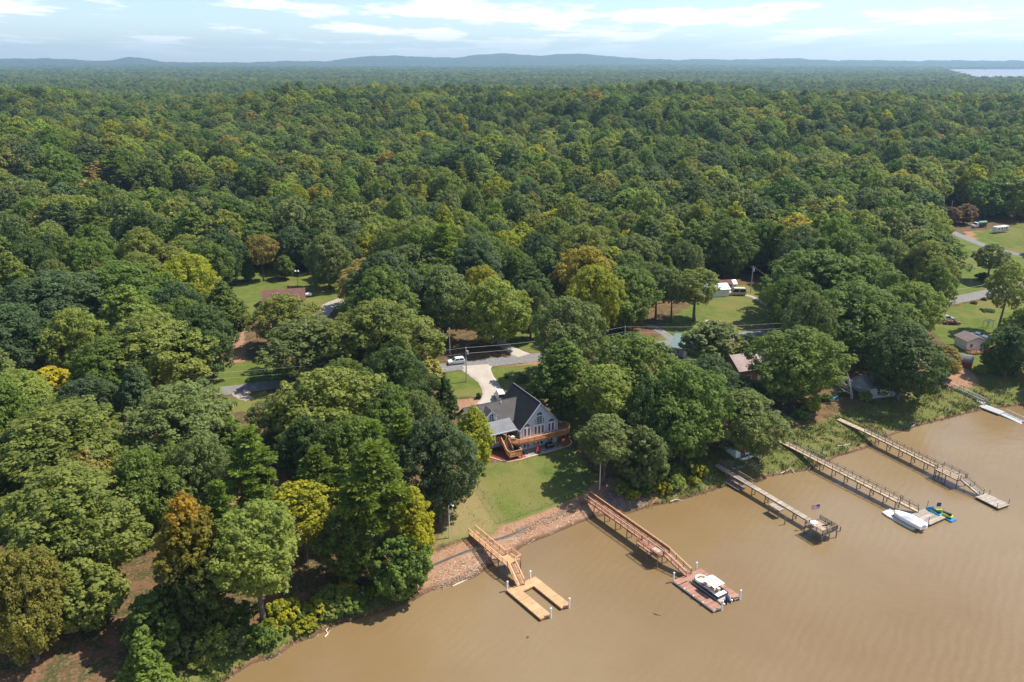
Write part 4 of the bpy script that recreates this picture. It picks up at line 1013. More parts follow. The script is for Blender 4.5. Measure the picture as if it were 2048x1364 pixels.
def window(parent, mb_pos, wd, ht, arch=False, axis='u', cols=1, rows=1, glassm=None, fr=.07, solid_frame=None, name='window', proud=.05):
    """window in a wall: axis 'u' = wall faces -y (local), axis 'v' = wall faces -x. mb_pos = centre of the sill line (x, y, z)"""
    X0, Y0, Z0 = mb_pos; fm = MB(); gm = MB()
    if axis == 'u': P = lambda a, o, z: (X0 + a, Y0 - o, Z0 + z)
    else: P = lambda a, o, z: (X0 - o, Y0 - a, Z0 + z)
    def pl(mb, pts, o0, o1):
        n = len(pts); V = [P(a, o0, z) for a, z in pts] + [P(a, o1, z) for a, z in pts]
        mb.add(V, [tuple(range(n))[::-1], tuple(range(n, 2 * n))] + [(i, (i + 1) % n, n + (i + 1) % n, n + i) for i in range(n)])
    def rect(mb, a0, a1, z0, z1, o0, o1): pl(mb, [(a0, z0), (a1, z0), (a1, z1), (a0, z1)], o0, o1)
    if arch == 'half':
        outer = [(wd / 2 * cos(t_), ht * sin(t_)) for t_ in np.linspace(0, pi, 13)]; inner = [((wd / 2 - fr) * cos(t_), fr + (ht - 2 * fr) * sin(t_)) for t_ in np.linspace(0, pi, 13)]
        for i in range(12): pl(fm, [outer[i], outer[i + 1], inner[i + 1], inner[i]], 0, proud)
        pl(fm, [(-wd / 2, 0), (wd / 2, 0), (wd / 2 - fr, fr), (-wd / 2 + fr, fr)], 0, proud)
        pl(gm, inner, .005, proud * .5)
        for t_ in (pi / 3, 2 * pi / 3): pl(fm, [(.02, fr), (.02 + (wd / 2 - fr) * cos(t_), fr + (ht - 2 * fr) * sin(t_)), (-.02 + (wd / 2 - fr) * cos(t_), fr + (ht - 2 * fr) * sin(t_)), (-.02, fr)], .01, proud * .8)
    elif arch == 'round':
        hs = ht - wd / 2
        outer = [(-wd / 2, 0), (wd / 2, 0)] + [(wd / 2 * cos(t_), hs + wd / 2 * sin(t_)) for t_ in np.linspace(0, pi, 11)]
        inner = [(a * (1 - 2 * fr / wd), fr + z * (1 - 2 * fr / ht)) for a, z in outer]; n = len(outer)
        for i in range(n): pl(fm, [outer[i], outer[(i + 1) % n], inner[(i + 1) % n], inner[i]], 0, proud)
        pl(gm, inner, .005, proud * .5)
        rect(fm, -.02, .02, fr, ht - fr, .01, proud * .8)
        for k in range(1, 4): rect(fm, -wd / 2 + fr, wd / 2 - fr, hs * k / 3 - .02, hs * k / 3 + .02, .01, proud * .75)
    else:
        rect(fm, -wd / 2, -wd / 2 + fr, 0, ht, 0, proud); rect(fm, wd / 2 - fr, wd / 2, 0, ht, 0, proud)
        rect(fm, -wd / 2 + fr, wd / 2 - fr, 0, fr, 0, proud * .97); rect(fm, -wd / 2 + fr, wd / 2 - fr, ht - fr, ht, 0, proud * .97)
        rect(gm, -wd / 2 + fr, wd / 2 - fr, fr, ht - fr, .005, proud * .5)
        for k in range(1, cols): q = -wd / 2 + wd * k / cols; rect(fm, q - .02, q + .02, fr, ht - fr, .01, proud * .8)
        for k in range(1, rows): q = ht * k / rows; rect(fm, -wd / 2 + fr, wd / 2 - fr, q - .02, q + .02, .01, proud * .75)
    f = fm.build(name, solid_frame or TRIM, parent); gm.build('pane', glassm or GLASS, f); return f
def rails(root, pts, z, h, postm, railm, balus=True, step=1.6, names=('railing_post', 'top_rail', 'baluster'), zs=None, solid=False, midrails=0, balm=None):
    """railing along a polyline (local x, y); zs: deck height per vertex"""
    zs = zs or [z] * len(pts)
    bal = MB()
    for i in range(len(pts) - 1):
        a = np.array([*pts[i], zs[i]]); b_ = np.array([*pts[i + 1], zs[i + 1]]); ln = np.linalg.norm(b_ - a)
        top = MB(); top.bar(a + (0, 0, h), b_ + (0, 0, h), .14, .05); top.build(names[1], RAILTOP if railm is RAILW else railm, root)
        n = max(1, int(round(ln / step)))
        for k in range(n if i < len(pts) - 2 else n + 1):
            p = a + (b_ - a) * k / n; MB().box((p[0], p[1], p[2] + h / 2 - .04), (.09, .09, h - .03)).build(names[0], postm, root)
        for q in range(midrails):
            zz_ = h * (q + 1) / (midrails + 1); MB().bar(a + (0, 0, zz_), b_ + (0, 0, zz_), .04, .09).build('side_rail', railm, root)
        if balus:
            nb = max(2, int(ln / .13))
            for k in range(nb): p = a + (b_ - a) * (k + .5) / nb; bal.box((p[0], p[1], p[2] + h / 2 - .02), (.045, .045, h - .12))
            bal.bar(a + (0, 0, .1), b_ + (0, 0, .1), .04, .08)
    if balus and bal.v: bal.build(names[2] + '_row', balm or railm, root, kind='stuff')
def planks(root, poly, z, th, mat, ang, wd=.14, name='decking', gap=.012):
    """boards clipped to a convex polygon, running along ang (radians, local)"""
    cs, sn = cos(-ang), sin(-ang); Q = [(x * cs - y * sn, x * sn + y * cs) for x, y in poly]
    ys = [q[1] for q in Q]; y_ = min(ys); mb = MB(); cs2, sn2 = cos(ang), sin(ang)
    while y_ < max(ys) - .02:
        ym = min(y_ + wd / 2, max(ys) - .01); xs = []
        for i in range(len(Q)):
            (x1, y1), (x2, y2) = Q[i], Q[(i + 1) % len(Q)]
            if (y1 > ym) != (y2 > ym): xs.append(x1 + (x2 - x1) * (ym - y1) / (y2 - y1))
        if len(xs) >= 2:
            a, b_ = min(xs), max(xs); c = ((a + b_) / 2, y_ + wd / 2)
            mb.box((c[0] * cs2 - c[1] * sn2, c[0] * sn2 + c[1] * cs2, z - th / 2), (b_ - a, wd - gap, th), ang)
        y_ += wd
    return mb.build(name, mat, root, kind='stuff')

hr = thing('house', 'blue grey gabled lake house with charcoal roof and wraparound redwood deck', 'house', (HOUSE[0], HOUSE[1], HOUSE[2] - .02), radians(HANG))
W_, D_, ZD, ZE, ZA = 8.9, 11.3, 2.8, 5.1, 10.0
MB().b2(.02, W_ - .02, .02, D_ - .02, -.4, ZD).build('basement_wall', SIDE_W, hr)
MB().prism_y([(0, ZD), (W_, ZD), (W_, ZE), (W_ / 2, ZA), (0, ZE)], 0, D_).build('wall', SIDING, hr)
bt = MB()
for k in range(31):
    u_ = .15 + k * (W_ - .3) / 30; zt_ = ZE + (ZA - ZE) * (1 - abs(u_ - W_ / 2) / (W_ / 2)) - .25
    bt.b2(u_ - .025, u_ + .025, -.02, .01, ZD + .02, zt_)
bt.build('batten_strips', SIDING, hr, kind='stuff')
sl = (ZA - ZE) / (W_ / 2); ov = .42; t_r = .16
for sgn, nm in ((-1, 'l'), (1, 'r')):
    ue = -ov if sgn < 0 else W_ + ov; um = W_ / 2; ze = ZE - sl * ov + .22; za = ZA + .22
    r = MB()
    if sgn < 0: r.slab((ue, -.45, ze), (um, -.45, za), (um, D_ + .3, za), (ue, D_ + .3, ze), t_r)
    else: r.slab((um, -.45, za), (ue, -.45, ze), (ue, D_ + .3, ze), (um, D_ + .3, za), t_r)
    ro = r.build('roof', ROOF_D, hr)
    MB().bar((ue, -.48, ze - .12), (um, -.48, za - .10), .05, .26, up=(0, 1, 0)).build('rake_board', TRIM, hr)
    MB().bar((ue + sgn * .03, -.45, ze - .12), (ue + sgn * .03, D_ + .3, ze - .12), .05, .18).build('eave_fascia', TRIM, hr)
    MB().b2(-.04 if sgn < 0 else W_ - .06, .06 if sgn < 0 else W_ + .04, -.05, .06, ZD + .02, ZE - .1).build('corner_board', TRIM, hr)
MB().tube([(W_ / 2, -.46, ZA + .24), (W_ / 2, D_ + .3, ZA + .24)], .07, 6).build('ridge_cap', paint('ridge_cap', (.33, .32, .31), .9, .1), hr)
for u0, n_, g_ in ((1.52, 2, CURT), (4.42, 3, CURT), (7.32, 2, CURT)):
    for k in range(n_):
        window(hr, (u0 + (k - (n_ - 1) / 2) * .86, 0, ZD + .06), .84, 2.12, glassm=g_, fr=.17, rows=1, name='french_door')
window(hr, (1.52, 0, ZD + 2.32), 1.5, .78, 'half'); window(hr, (7.35, 0, ZD + 2.32), 1.5, .78, 'half')
window(hr, (4.45, 0, ZD + 2.36), 1.55, 1.9, cols=4, rows=4, glassm=GLASS_G); window(hr, (4.45, 0, ZD + 4.34), 1.55, .85, 'half')
window(hr, (3.42, 0, ZD + 2.36), .36, 1.5, glassm=GLASS_G); window(hr, (5.48, 0, ZD + 2.36), .36, 1.5, glassm=GLASS_G)
for v_ in (.75, 1.55): window(hr, (0, v_, ZD + .1), .55, 1.9, axis='v', rows=2)
for u_, w2, g_ in ((1.0, .6, GLASS), (1.8, .6, GLASS), (3.3, .7, glass('pale_glass', (.18, .25, .27))), (4.25, .6, GLASS), (5.05, .6, GLASS), (7.5, .7, GLASS)):
    window(hr, (u_, .02, .45), w2, 1.6, glassm=g_, fr=.06)
MB().b2(5.6, 6.6, -.03, .04, .08, 2.2).build('door', TRIM, hr)
# side wing with dormer and porch roof
MB().prism_x([(3.8, 0), (11.2, 0), (11.2, 5.5), (7.5, 8.45), (3.8, 5.5)], -9.2, -.03).build('wing_wall', SIDING, hr)
wr = MB(); wr.slab((-9.6, 3.35, 5.45), (3.2, 3.35, 5.45), (3.2, 7.5, 8.75), (-9.6, 7.5, 8.75), .15); wr.build('wing_roof', ROOF_W, hr)
wr = MB(); wr.slab((3.2, 11.65, 5.45), (-9.6, 11.65, 5.45), (-9.6, 7.5, 8.75), (3.2, 7.5, 8.75), .15); wr.build('wing_roof', ROOF_W, hr)
MB().bar((-9.6, 7.5, 8.77), (3.0, 7.5, 8.77), .16, .06).build('ridge_cap', ROOF_W, hr)
MB().tube([(-1.0, 6.9, 8.2), (-1.0, 6.9, 8.85)], .09, 8).build('vent_pipe', WHITE, hr)
pr_ = MB(); pr_.slab((-8.2, .75, 4.82), (-.40, .75, 4.82), (-.40, 4.1, 6.05), (-8.2, 4.1, 6.05), .13); pr_.build('porch_roof', ROOF_P, hr)
MB().bar((-8.2, .70, 4.72), (-.40, .70, 4.72), .06, .22).build('porch_fascia', TRIM, hr)
for u_ in (-7.9, -5.4, -2.9): MB().b2(u_ - .07, u_ + .07, .85, .99, ZD, 4.62).build('porch_post', TRIM, hr)
dm = MB(); dm.prism_y([(-5.65, 5.6), (-3.45, 5.6), (-3.45, 7.35), (-4.55, 8.35), (-5.65, 7.35)], 4.3, 7.0); dm.build('dormer', SIDING, hr)
for sg in (-1, 1):
    e = -4.55 + sg * 1.4; q = [(e, 4.0, 7.2), (-4.55, 4.0, 8.48), (-4.55, 7.3, 8.48), (e, 6.2, 7.2)]
    d2 = MB(); d2.slab(*(q if sg < 0 else [q[1], q[0], q[3], q[2]]), .1); d2.build('dormer_roof', ROOF_W, hr)
    MB().bar((e, 3.97, 7.12), (-4.55, 3.97, 8.4), .05, .16, up=(0, 1, 0)).build('dormer_trim', TRIM, hr)
window(hr, (-4.55, 4.3, 5.95), 1.25, 1.75, 'round', fr=.1, glassm=GLASS)
for u_ in (-5.62, -3.48): MB().b2(u_ - .09, u_ + .09, 4.24, 4.34, 5.55, 7.3).build('corner_board', TRIM, hr)
# deck
front = [(-2.4, .9), (-2.4, -.8), (-1.4, -1.95), (.6, -2.3), (9.6, -2.3), (10.9, -1.7), (11.6, -.6), (11.6, .6), (10.9, 1.5), (9.0, 1.6)]
dpoly = MB(); dpoly.prism([(-2.4, 3.7), (-2.4, -.8), (-1.4, -1.95), (.6, -2.3), (9.6, -2.3), (9.6, -.06), (-.06, -.06), (-.06, 3.7)], ZD - .30, ZD - .05); dpoly.prism([(9.0, 1.6), (9.0, -.06), (9.6, -2.28), (10.9, -1.7), (11.6, -.6), (11.6, .6), (10.9, 1.5)], ZD - .31, ZD - .052)
dpoly.prism([(-9.0, 3.7), (-9.0, .9), (-2.42, .9), (-2.42, 3.7)], ZD - .30, ZD - .05); dpoly.build('deck_frame', RAILW, hr)
planks(hr, [(-2.3, -.75), (-1.35, -1.88), (.6, -2.22), (9.6, -2.22), (9.6, -.07), (-2.3, -.07)], ZD, .045, DECKW, 0); planks(hr, [(-2.35, -.06), (-.07, -.06), (-.07, 3.7), (-2.35, 3.7)], ZD, .045, DECKW, 0)
planks(hr, [(9.6, -2.2), (10.85, -1.65), (11.52, -.55), (11.52, .58), (10.85, 1.42), (9.6, 1.5)], ZD, .045, DECKW, 0); planks(hr, [(-9, .95), (-2.4, .95), (-2.4, 3.7), (-9, 3.7)], ZD, .045, DECKW, 0)
rails(hr, front, ZD, 1.0, RAILW, RAILW); rails(hr, [(-9.0, .95), (-4.1, .95)], ZD, 1.0, RAILW, RAILW)
for q in ((-2.2, -.7), (.6, -2.1), (3.0, -2.15), (5.4, -2.15), (7.8, -2.15), (9.6, -2.15), (11.3, -.6), (11.3, .6), (10.7, 1.3), (-3.9, 1.1), (-6.4, 1.1), (-8.8, 1.1)):
    MB().b2(q[0] - .07, q[0] + .07, q[1] - .07, q[1] + .07, -.25, ZD - .31).build('deck_post', STAINW, hr)
# stair down to a landing
st0, st1 = np.array([-3.3, 1.0, ZD]), np.array([-3.3, -1.6, 1.05]); ns = 10
for k in range(ns):
    p = st0 + (st1 - st0) * (k + .5) / ns; MB().box((p[0], p[1], p[2]), (1.5, .3, .05)).build('step', DECKW, hr)
for u_ in (-4.05, -2.55): MB().bar((u_, 1.0, ZD - .1), (u_, -1.6, .95), .06, .28).build('stringer', RAILW, hr)
rails(hr, [(-4.05, 1.0), (-4.05, -1.6)], 0, .95, RAILW, RAILW, zs=[ZD, 1.05]); rails(hr, [(-2.55, .8), (-2.55, -1.6)], 0, .95, RAILW, RAILW, zs=[ZD - .1, 1.05])
MB().b2(-4.1, -1.2, -3.0, -1.62, .75, .99).build('landing', RAILW, hr); planks(hr, [(-4.05, -2.95), (-1.25, -2.95), (-1.25, -1.65), (-4.05, -1.65)], 1.05, .05, DECKW, 0)
rails(hr, [(-4.05, -1.65), (-4.05, -2.95), (-1.25, -2.95), (-1.25, -1.7)], 1.05, .95, RAILW, RAILW)
for q in ((-4.0, -2.9), (-1.3, -2.9), (-1.3, -1.75)): MB().b2(q[0] - .06, q[0] + .06, q[1] - .06, q[1] + .06, -.25, .74).build('landing_post', STAINW, hr)
def loc(u_, v_, z_=0): p = HOUSE[:2] + HU * u_ + HV * v_; return (p[0], p[1], HOUSE[2] + z_)
pt = MB(); pt.prism([loc(*q)[:2] for q in ((-8.2, 1.5), (-7, .6), (-5.6, -1.9), (-4.35, -3.1), (-1.8, -3.4), (-.2, -3.25), (-.2, .0), (-8.2, 3.6))], HOUSE[2] - .3, HOUSE[2] + .03, 0)
pt.prism([loc(*q)[:2] for q in ((-.19, -3.24), (6.5, -3.1), (8.9, -2.9), (8.9, 0), (-.19, 0))], HOUSE[2] - .3, HOUSE[2] + .025, 1)
pt.prism([loc(*q)[:2] for q in ((8.91, -2.9), (10.2, -2.7), (11.5, -1.6), (11.8, .2), (10.8, 1.7), (8.91, 1.7))], HOUSE[2] - .3, HOUSE[2] + .03, 0)
pt.build('patio', [BRICKP, PATIOC], kind='structure')
ed = MB(); ep = [loc(*q, .02) for q in ((-7.1, .55), (-5.65, -1.95), (-4.4, -3.18), (-1.8, -3.48), (-.2, -3.33), (6.5, -3.18), (10.25, -2.78), (11.6, -1.65), (11.9, .2))]
for a_, b_ in zip(ep[:-1], ep[1:]): ed.bar(a_, b_, .16, .16)
ed.build('patio_edging', EDGEC, kind='structure')
def frame_things():
    um = thing('patio_umbrella', 'closed red patio umbrella standing under the house deck', 'umbrella', loc(2.35, -2.6, .02))
    MB().tube([(0, 0, 0), (0, 0, 2.3)], .03, 6).build('pole', WHITE, um); MB().tube([(0, 0, .9), (0, 0, 1.2), (0, 0, 1.7), (0, 0, 2.35)], [.08, .16, .11, .03], 8).build('canopy', RED, um); MB().tube([(0, 0, 0), (0, 0, .1)], .25, 10).build('base', BLACK, um)
    ch = thing('patio_chair', 'red slatted chair beside the closed red umbrella', 'chair', loc(3.0, -2.75, .03), radians(HANG) + .4)
    MB().box((0, 0, .4), (.6, .6, .06)).build('seat', RED, ch); MB().bar((0, .28, .42), (0, .5, 1.15), .6, .05).build('backrest', RED, ch)
    for sx in (-1, 1):
        MB().box((sx * .33, 0, .6), (.1, .7, .04)).build('armrest', RED, ch)
        for sy in (-.27, .25): MB().b2(sx * .3 - .035, sx * .3 + .035, sy - .035, sy + .035, 0, .58).build('leg', RED, ch)
    gr = thing('covered_grill', 'black covered grill under the house deck', 'grill', loc(6.1, -1.6, .03), radians(HANG))
    MB().prism_y([(-.9, 0), (.9, 0), (.85, .9), (.45, 1.2), (-.45, 1.2), (-.85, .9)], -.4, .4).build('cover', BLACK, gr); MB().b2(-.85, .85, -.46, -.41, .82, .88).build('handle', WHITE, gr)
    tb = thing('patio_table', 'round tan table on the deck corner by the stairs', 'table', loc(-1.5, .3, ZD))
    MB().tube([(0, 0, .7), (0, 0, .75)], .5, 14).build('tabletop', EDGEC, tb); MB().tube([(0, 0, 0), (0, 0, .7)], .05, 6).build('leg', STAINW, tb)
frame_things()

# ------------------------------------------------------------------ vehicles
CHROME = paint('bright_metal', (.6, .6, .6), .3, .1, 2, metal=.8); TYRE = paint('tyre_rubber', (.025, .025, .025), .85, .2, 4); LAMPM = paint('lamp_lens', (.75, .75, .72), .2, .05); TAILM = paint('tail_lens', (.35, .02, .02), .3, .1)
def wheel(root, x, y, r, wd=.22):
    t_ = MB().tube([(x, y - wd / 2, r), (x, y - wd * .35, r), (x, y + wd * .35, r), (x, y + wd / 2, r)], [r * .9, r, r, r * .9], 14).build('wheel', TYRE, root); MB().tube([(x, y - wd / 2 - .012, r), (x, y + wd / 2 + .012, r)], r * .6, 10).build('rim', CHROME, t_)
def car(name, label, cat, loc_, rz, mat, style='suv', Lc=4.6, Wc=1.85, group=None):
    r = thing(name, label, cat, loc_, rz, group); h = Lc / 2
    if style == 'suv': low = [(-h, .45), (-h + .05, .95), (-h + .15, 1.02), (h - 1.15, 1.02), (h - .12, .86), (h, .6), (h - .02, .35), (-h + .05, .32)]; cab = [(-h + .12, 1.0), (-h + .42, 1.62), (-h + .6, 1.68), (h - 2.0, 1.66), (h - 1.15, 1.01)]
    elif style == 'sedan': low = [(-h, .45), (-h + .04, .88), (-h + .3, .95), (h - 1.3, .92), (h - .12, .76), (h, .52), (h - .03, .3), (-h + .05, .3)]; cab = [(-h + .75, .93), (-h + 1.3, 1.38), (-h + 1.7, 1.44), (h - 2.1, 1.42), (h - 1.35, .91)]
    elif style == 'van': low = [(-h, .5), (-h, 1.2), (h - 1.0, 1.2), (h - .1, 1.05), (h, .7), (h - .02, .4), (-h + .02, .4)]; cab = [(-h + .02, 1.18), (-h + .05, 2.1), (-h + .2, 2.3), (h - 1.9, 2.32), (h - 1.0, 1.19)]
    else: low = [(-h, .45), (-h + .05, .85), (-h + .9, .9), (h - 1.4, .88), (h - .1, .72), (h, .5), (h - .03, .3), (-h + .05, .3)]; cab = None
    b_ = MB(); n = len(low)
    b_.prism_y(low, -Wc / 2, Wc / 2); b_.build('body', mat, r)
    if cab:
        zt2 = max(q[1] for q in cab); z0 = min(q[1] for q in cab)
        def ins(z_): return Wc / 2 - .04 - (z_ - z0) / (zt2 - z0) * .16
        V = [(x, -ins(z), z) for x, z in cab] + [(x, ins(z), z) for x, z in cab]; n = len(cab)
        MB().add(V, [tuple(range(n)), tuple(range(n, 2 * n))[::-1]] + [(i, n + i, n + (i + 1) % n, (i + 1) % n) for i in range(n)]).build('cabin', mat, r)
        def lerp(i, j, a): p, q = np.array(cab[i]), np.array(cab[j]); return tuple(p + (q - p) * a)
        cz = z0 + .08
        for sy in (-1, 1):
            xs0, xs1 = cab[0][0] + .35, cab[-1][0] - .3; xt0, xt1 = cab[2][0] + .12, cab[-2][0] - .12
            for f0, f1, nm in ((0.0, .46, 'rear_side_window'), (.52, 1.0, 'front_side_window')):
                zt3 = zt2 - .12
                q = [(xs0 + (xs1 - xs0) * f0, cz), (xs0 + (xs1 - xs0) * f1, cz), (xt0 + (xt1 - xt0) * f1, zt3), (xt0 + (xt1 - xt0) * f0, zt3)]
                P4 = [np.array((x, sy * (ins(z) + .012), z)) for x, z in q]
                if sy > 0: P4 = P4[::-1]
                MB().slab(*P4, .02).build('side_window', GLASS, r)
        for (i, j), nm in (((-2, -1), 'windscreen'), ((0, 1), 'rear_window')):
            (x0_, z0_), (x1_, z1_) = cab[i], cab[j]
            a0, a1 = (.1, .92); p = lambda a: (x0_ + (x1_ - x0_) * a, z0_ + (z1_ - z0_) * a)
            (xa_, za_), (xb_, zb_) = p(a0), p(a1); nx_, nz_ = -(zb_ - za_), (xb_ - xa_); l_ = hypot(nx_, nz_); nx_, nz_ = nx_ / l_, nz_ / l_
            if nz_ < 0: nx_, nz_ = -nx_, -nz_
            o = .014; k_ = .1
            P4 = [np.array(q) for q in ((xa_ + nx_ * o, -ins(za_) + k_, za_ + nz_ * o), (xb_ + nx_ * o, -ins(zb_) + k_, zb_ + nz_ * o), (xb_ + nx_ * o, ins(zb_) - k_, zb_ + nz_ * o), (xa_ + nx_ * o, ins(za_) - k_, za_ + nz_ * o))]
            if np.cross(P4[1] - P4[0], P4[3] - P4[0])[2] < 0: P4 = P4[::-1]
            MB().slab(*P4, .02).build(nm, GLASS, r)
    else:
        MB().b2(-h + 1.2, h - 1.5, -Wc / 2 + .2, Wc / 2 - .2, .8, .905).build('interior', BLACK, r); MB().slab((h - 1.7, -Wc / 2 + .2, 1.25), (h - 1.35, -Wc / 2 + .2, .88), (h - 1.35, Wc / 2 - .2, .88), (h - 1.7, Wc / 2 - .2, 1.25), .03).build('windscreen', GLASS, r)
        for x_ in (-.1, -.95):
            for sy in (-.4, .4): MB().b2(x_ - .22, x_ + .1, sy - .24, sy + .24, .9, 1.15).build('seat', paint('tan_leather', (.45, .33, .22), .6, .1), r)
    for sy in (-1, 1):
        MB().box((h - .06, sy * (Wc / 2 - .3), .66), (.1, .38, .14)).build('headlight', LAMPM, r); MB().box((-h + .01, sy * (Wc / 2 - .2), .8), (.06, .25, .2)).build('tail_light', TAILM, r)
        wr_ = .36 if style != 'sedan' else .32
        for x_ in (-h + .85, h - .9): wheel(r, x_, sy * (Wc / 2 - .1), wr_)
    MB().b2(h - .02, h + .05, -Wc / 2 + .1, Wc / 2 - .1, .36, .5).build('bumper', BLACK, r)
    return r
def heading(p, q): a, b_ = gp(*p), gp(*q); return atan2(b_[1] - a[1], b_[0] - a[0])
CARW = paint('white_car_paint', (.78, .79, .80), .3, .04, 1, spec=.5); CARS = paint('silver_car_paint', (.45, .46, .48), .3, .05, 1, spec=.5); CARB = paint('dark_car_paint', (.05, .055, .07), .3, .1, 1, spec=.5); CARR = paint('maroon_car_paint', (.16, .03, .03), .3, .1, 1, spec=.5)
TAN = paint('beige_paint', (.62, .55, .42), .5, .06, 1); TANB = paint('brown_stripe', (.24, .15, .09), .5, .1, 1)
RH = heading((880, 734), (960, 725))
P = gp(913, 728); car('parked_car', 'white car on the road behind the utility pole', 'car', (P[0], P[1], P[2] + .14), RH + pi, CARW, 'suv')
P = gp(997, 799); car('van', 'white van parked at the end of the drive behind the gabled house', 'van', (P[0] + .3, P[1], P[2] + .14), heading((985, 790), (975, 770)), CARW, 'van', 4.6, 1.9)
P = gp(1890, 610); car('parked_car', 'dark car beside the right hand road under the utility pole', 'car', (P[0], P[1], P[2] + .05), heading((1890, 608), (2000, 585)), CARB, 'sedan', 4.3)
P = gp(1893, 641); car('parked_car', 'silver car parked behind the maroon open car on the right lawn', 'car', (P[0], P[1], P[2]), heading((1893, 640), (1990, 636)), CARS, 'suv', 4.5)
P = gp(1903, 648); car('parked_car', 'maroon open topped car on the right lawn', 'car', (P[0], P[1], P[2]), heading((1893, 646), (1990, 650)), CARR, 'open', 4.7)
P = gp(1957, 675); car('parked_car', 'white saloon car behind the white cottage with the deck', 'car', (P[0], P[1], P[2]), heading((1950, 672), (2000, 682)), CARW, 'sedan', 4.6)
P = gp(1473, 590)
cv = car('camper_van', 'beige camper van with raised roof on the green field', 'van', (P[0], P[1], P[2]), heading((1473, 590), (1400, 588)), TAN, 'van', 6.0, 2.1)
MB().b2(-2.6, 1.0, -.9, .9, 2.3, 2.55).build('raised_roof', TAN, cv)
for sy in (-1, 1): MB().b2(-2.9, 2.2, sy * 1.056 - .01, sy * 1.056 + .01, .62, .82).build('side_stripe', TANB, cv)
P = gp(2000, 465); tr = thing('camper_trailer', 'white camper trailer parked on the far right field', 'trailer', (P[0], P[1], P[2]), heading((1990, 468), (2030, 463)))
MB().prism_y([(-4, .6), (4, .6), (4.3, 1.4), (3.9, 2.9), (-4, 2.9)], -1.2, 1.2).build('body', WHITE, tr)
for x_ in (-2.8, -.8, 2.2): window(tr, (x_, -1.2, 1.7), .9, .65, solid_frame=BLACK)
MB().b2(.4, 1.1, -1.24, -1.19, .75, 2.5).build('door', paint('grey_door', (.5, .5, .5), .5, .05), tr); MB().b2(-3.9, 3.9, -1.22, -1.205, 1.0, 1.15).build('side_stripe', TANB, tr); MB().bar((4.2, 0, .6), (5.4, 0, .5), .15, .12).build('tow_bar', BLACK, tr); MB().b2(-.6, .5, -.4, .4, 2.9, 3.15).build('air_conditioner', WHITE, tr)
for x_ in (-.9, .1): [wheel(tr, x_, sy * 1.05, .36) for sy in (-1, 1)]
P = gp(1958, 455); tk = thing('tank_truck', 'green tank truck at the wood edge behind the camper trailer', 'truck', (P[0], P[1], P[2]), heading((1958, 455), (1930, 457)))
GRN = paint('green_truck_paint', (.05, .16, .09), .45, .1, 1)
MB().tube([(-3.6, 0, 2.0), (-3.4, 0, 2.0), (1.0, 0, 2.0), (1.2, 0, 2.0)], [.8, 1.05, 1.05, .8], 14).build('tank', GRN, tk); MB().prism_y([(1.5, .6), (3.7, .6), (3.7, 1.4), (2.8, 1.5), (2.5, 2.5), (1.5, 2.5)], -1.1, 1.1).build('cab', WHITE, tk); MB().b2(-3.8, 3.6, -.5, .5, .55, .9).build('chassis', BLACK, tk); MB().slab((2.88, -.9, 1.55), (2.88, .9, 1.55), (2.58, .9, 2.35), (2.58, -.9, 2.35), .03).build('windscreen', GLASS, tk)
for x_ in (-2.8, -1.8, 2.9): [wheel(tk, x_, sy * .95, .48) for sy in (-1, 1)]

# ------------------------------------------------------------------ other buildings
def house(name, label, cat, px, py, rz, wd, dp, wh, rise, wallm, roofm, wins=(), door=None, ridge='x', over=.4, zoff=0, chimney=None):
    P = gp(px, py); r = thing(name, label, cat, (P[0], P[1], P[2] - .1 + zoff), rz)
    a, b_ = wd / 2, dp / 2
    if ridge == 'x':
        MB().prism_x([(-b_, -.4), (b_, -.4), (b_, wh), (0, wh + rise), (-b_, wh)], -a, a).build('wall', wallm, r)
        s_ = rise / b_; e = b_ + over; ze = wh - s_ * over + .16; za = wh + rise + .16
        MB().slab((-a - over, -e, ze), (a + over, -e, ze), (a + over, 0, za), (-a - over, 0, za), .14).build('roof', roofm, r); ro = MB().slab((a + over, e, ze), (-a - over, e, ze), (-a - over, 0, za), (a + over, 0, za), .14).build('roof', roofm, r)
    else:
        MB().prism_y([(-a, -.4), (a, -.4), (a, wh), (0, wh + rise), (-a, wh)], -b_, b_).build('wall', wallm, r)
        s_ = rise / a; e = a + over; ze = wh - s_ * over + .16; za = wh + rise + .16
        MB().slab((-e, -b_ - over, ze), (0, -b_ - over, za), (0, b_ + over, za), (-e, b_ + over, ze), .14).build('roof', roofm, r); ro = MB().slab((0, -b_ - over, za), (e, -b_ - over, ze), (e, b_ + over, ze), (0, b_ + over, za), .14).build('roof', roofm, r)
    for x_, z_, w2, h2 in wins: window(r, (x_, -b_, z_), w2, h2, rows=2)
    if door is not None:
        d = MB().b2(door - .48, door + .48, -b_ - .05, -b_ + .02, .1, 2.15).build('door', TRIM, r); MB().tube([(door + .35, -b_ - .09, 1.05), (door + .35, -b_ - .05, 1.05)], .05, 6).build('handle', BLACK, d)
    if chimney: MB().b2(chimney[0] - .4, chimney[0] + .4, chimney[1] - .35, chimney[1] + .35, wh, wh + rise + .9).build('chimney', STAINW, ro)
    return r
REDR = shingles('red_brown_shingle', (.17, .085, .07)); TANR = shingles('tan_shingle', (.36, .27, .235)); GRNR = paint('green_metal_roof', (.28, .37, .345), .5, .08, .6); GREYW = paint('grey_siding', (.34, .36, .38), .7, .1, 1); CREAM = paint('cream_siding', (.66, .62, .54), .7, .08, 1); DKW = paint('brown_siding', (.20, .13, .09), .8, .15, 1); GREYR = shingles('grey_shingle', (.17, .165, .16)); REDB = paint('barn_red', (.22, .04, .03), .75, .2, 1.5); METR = paint('white_metal_roof', (.72, .73, .74), .4, .06, .7); BLUER = paint('pale_blue_roof', (.30, .46, .56), .5, .1, .6)
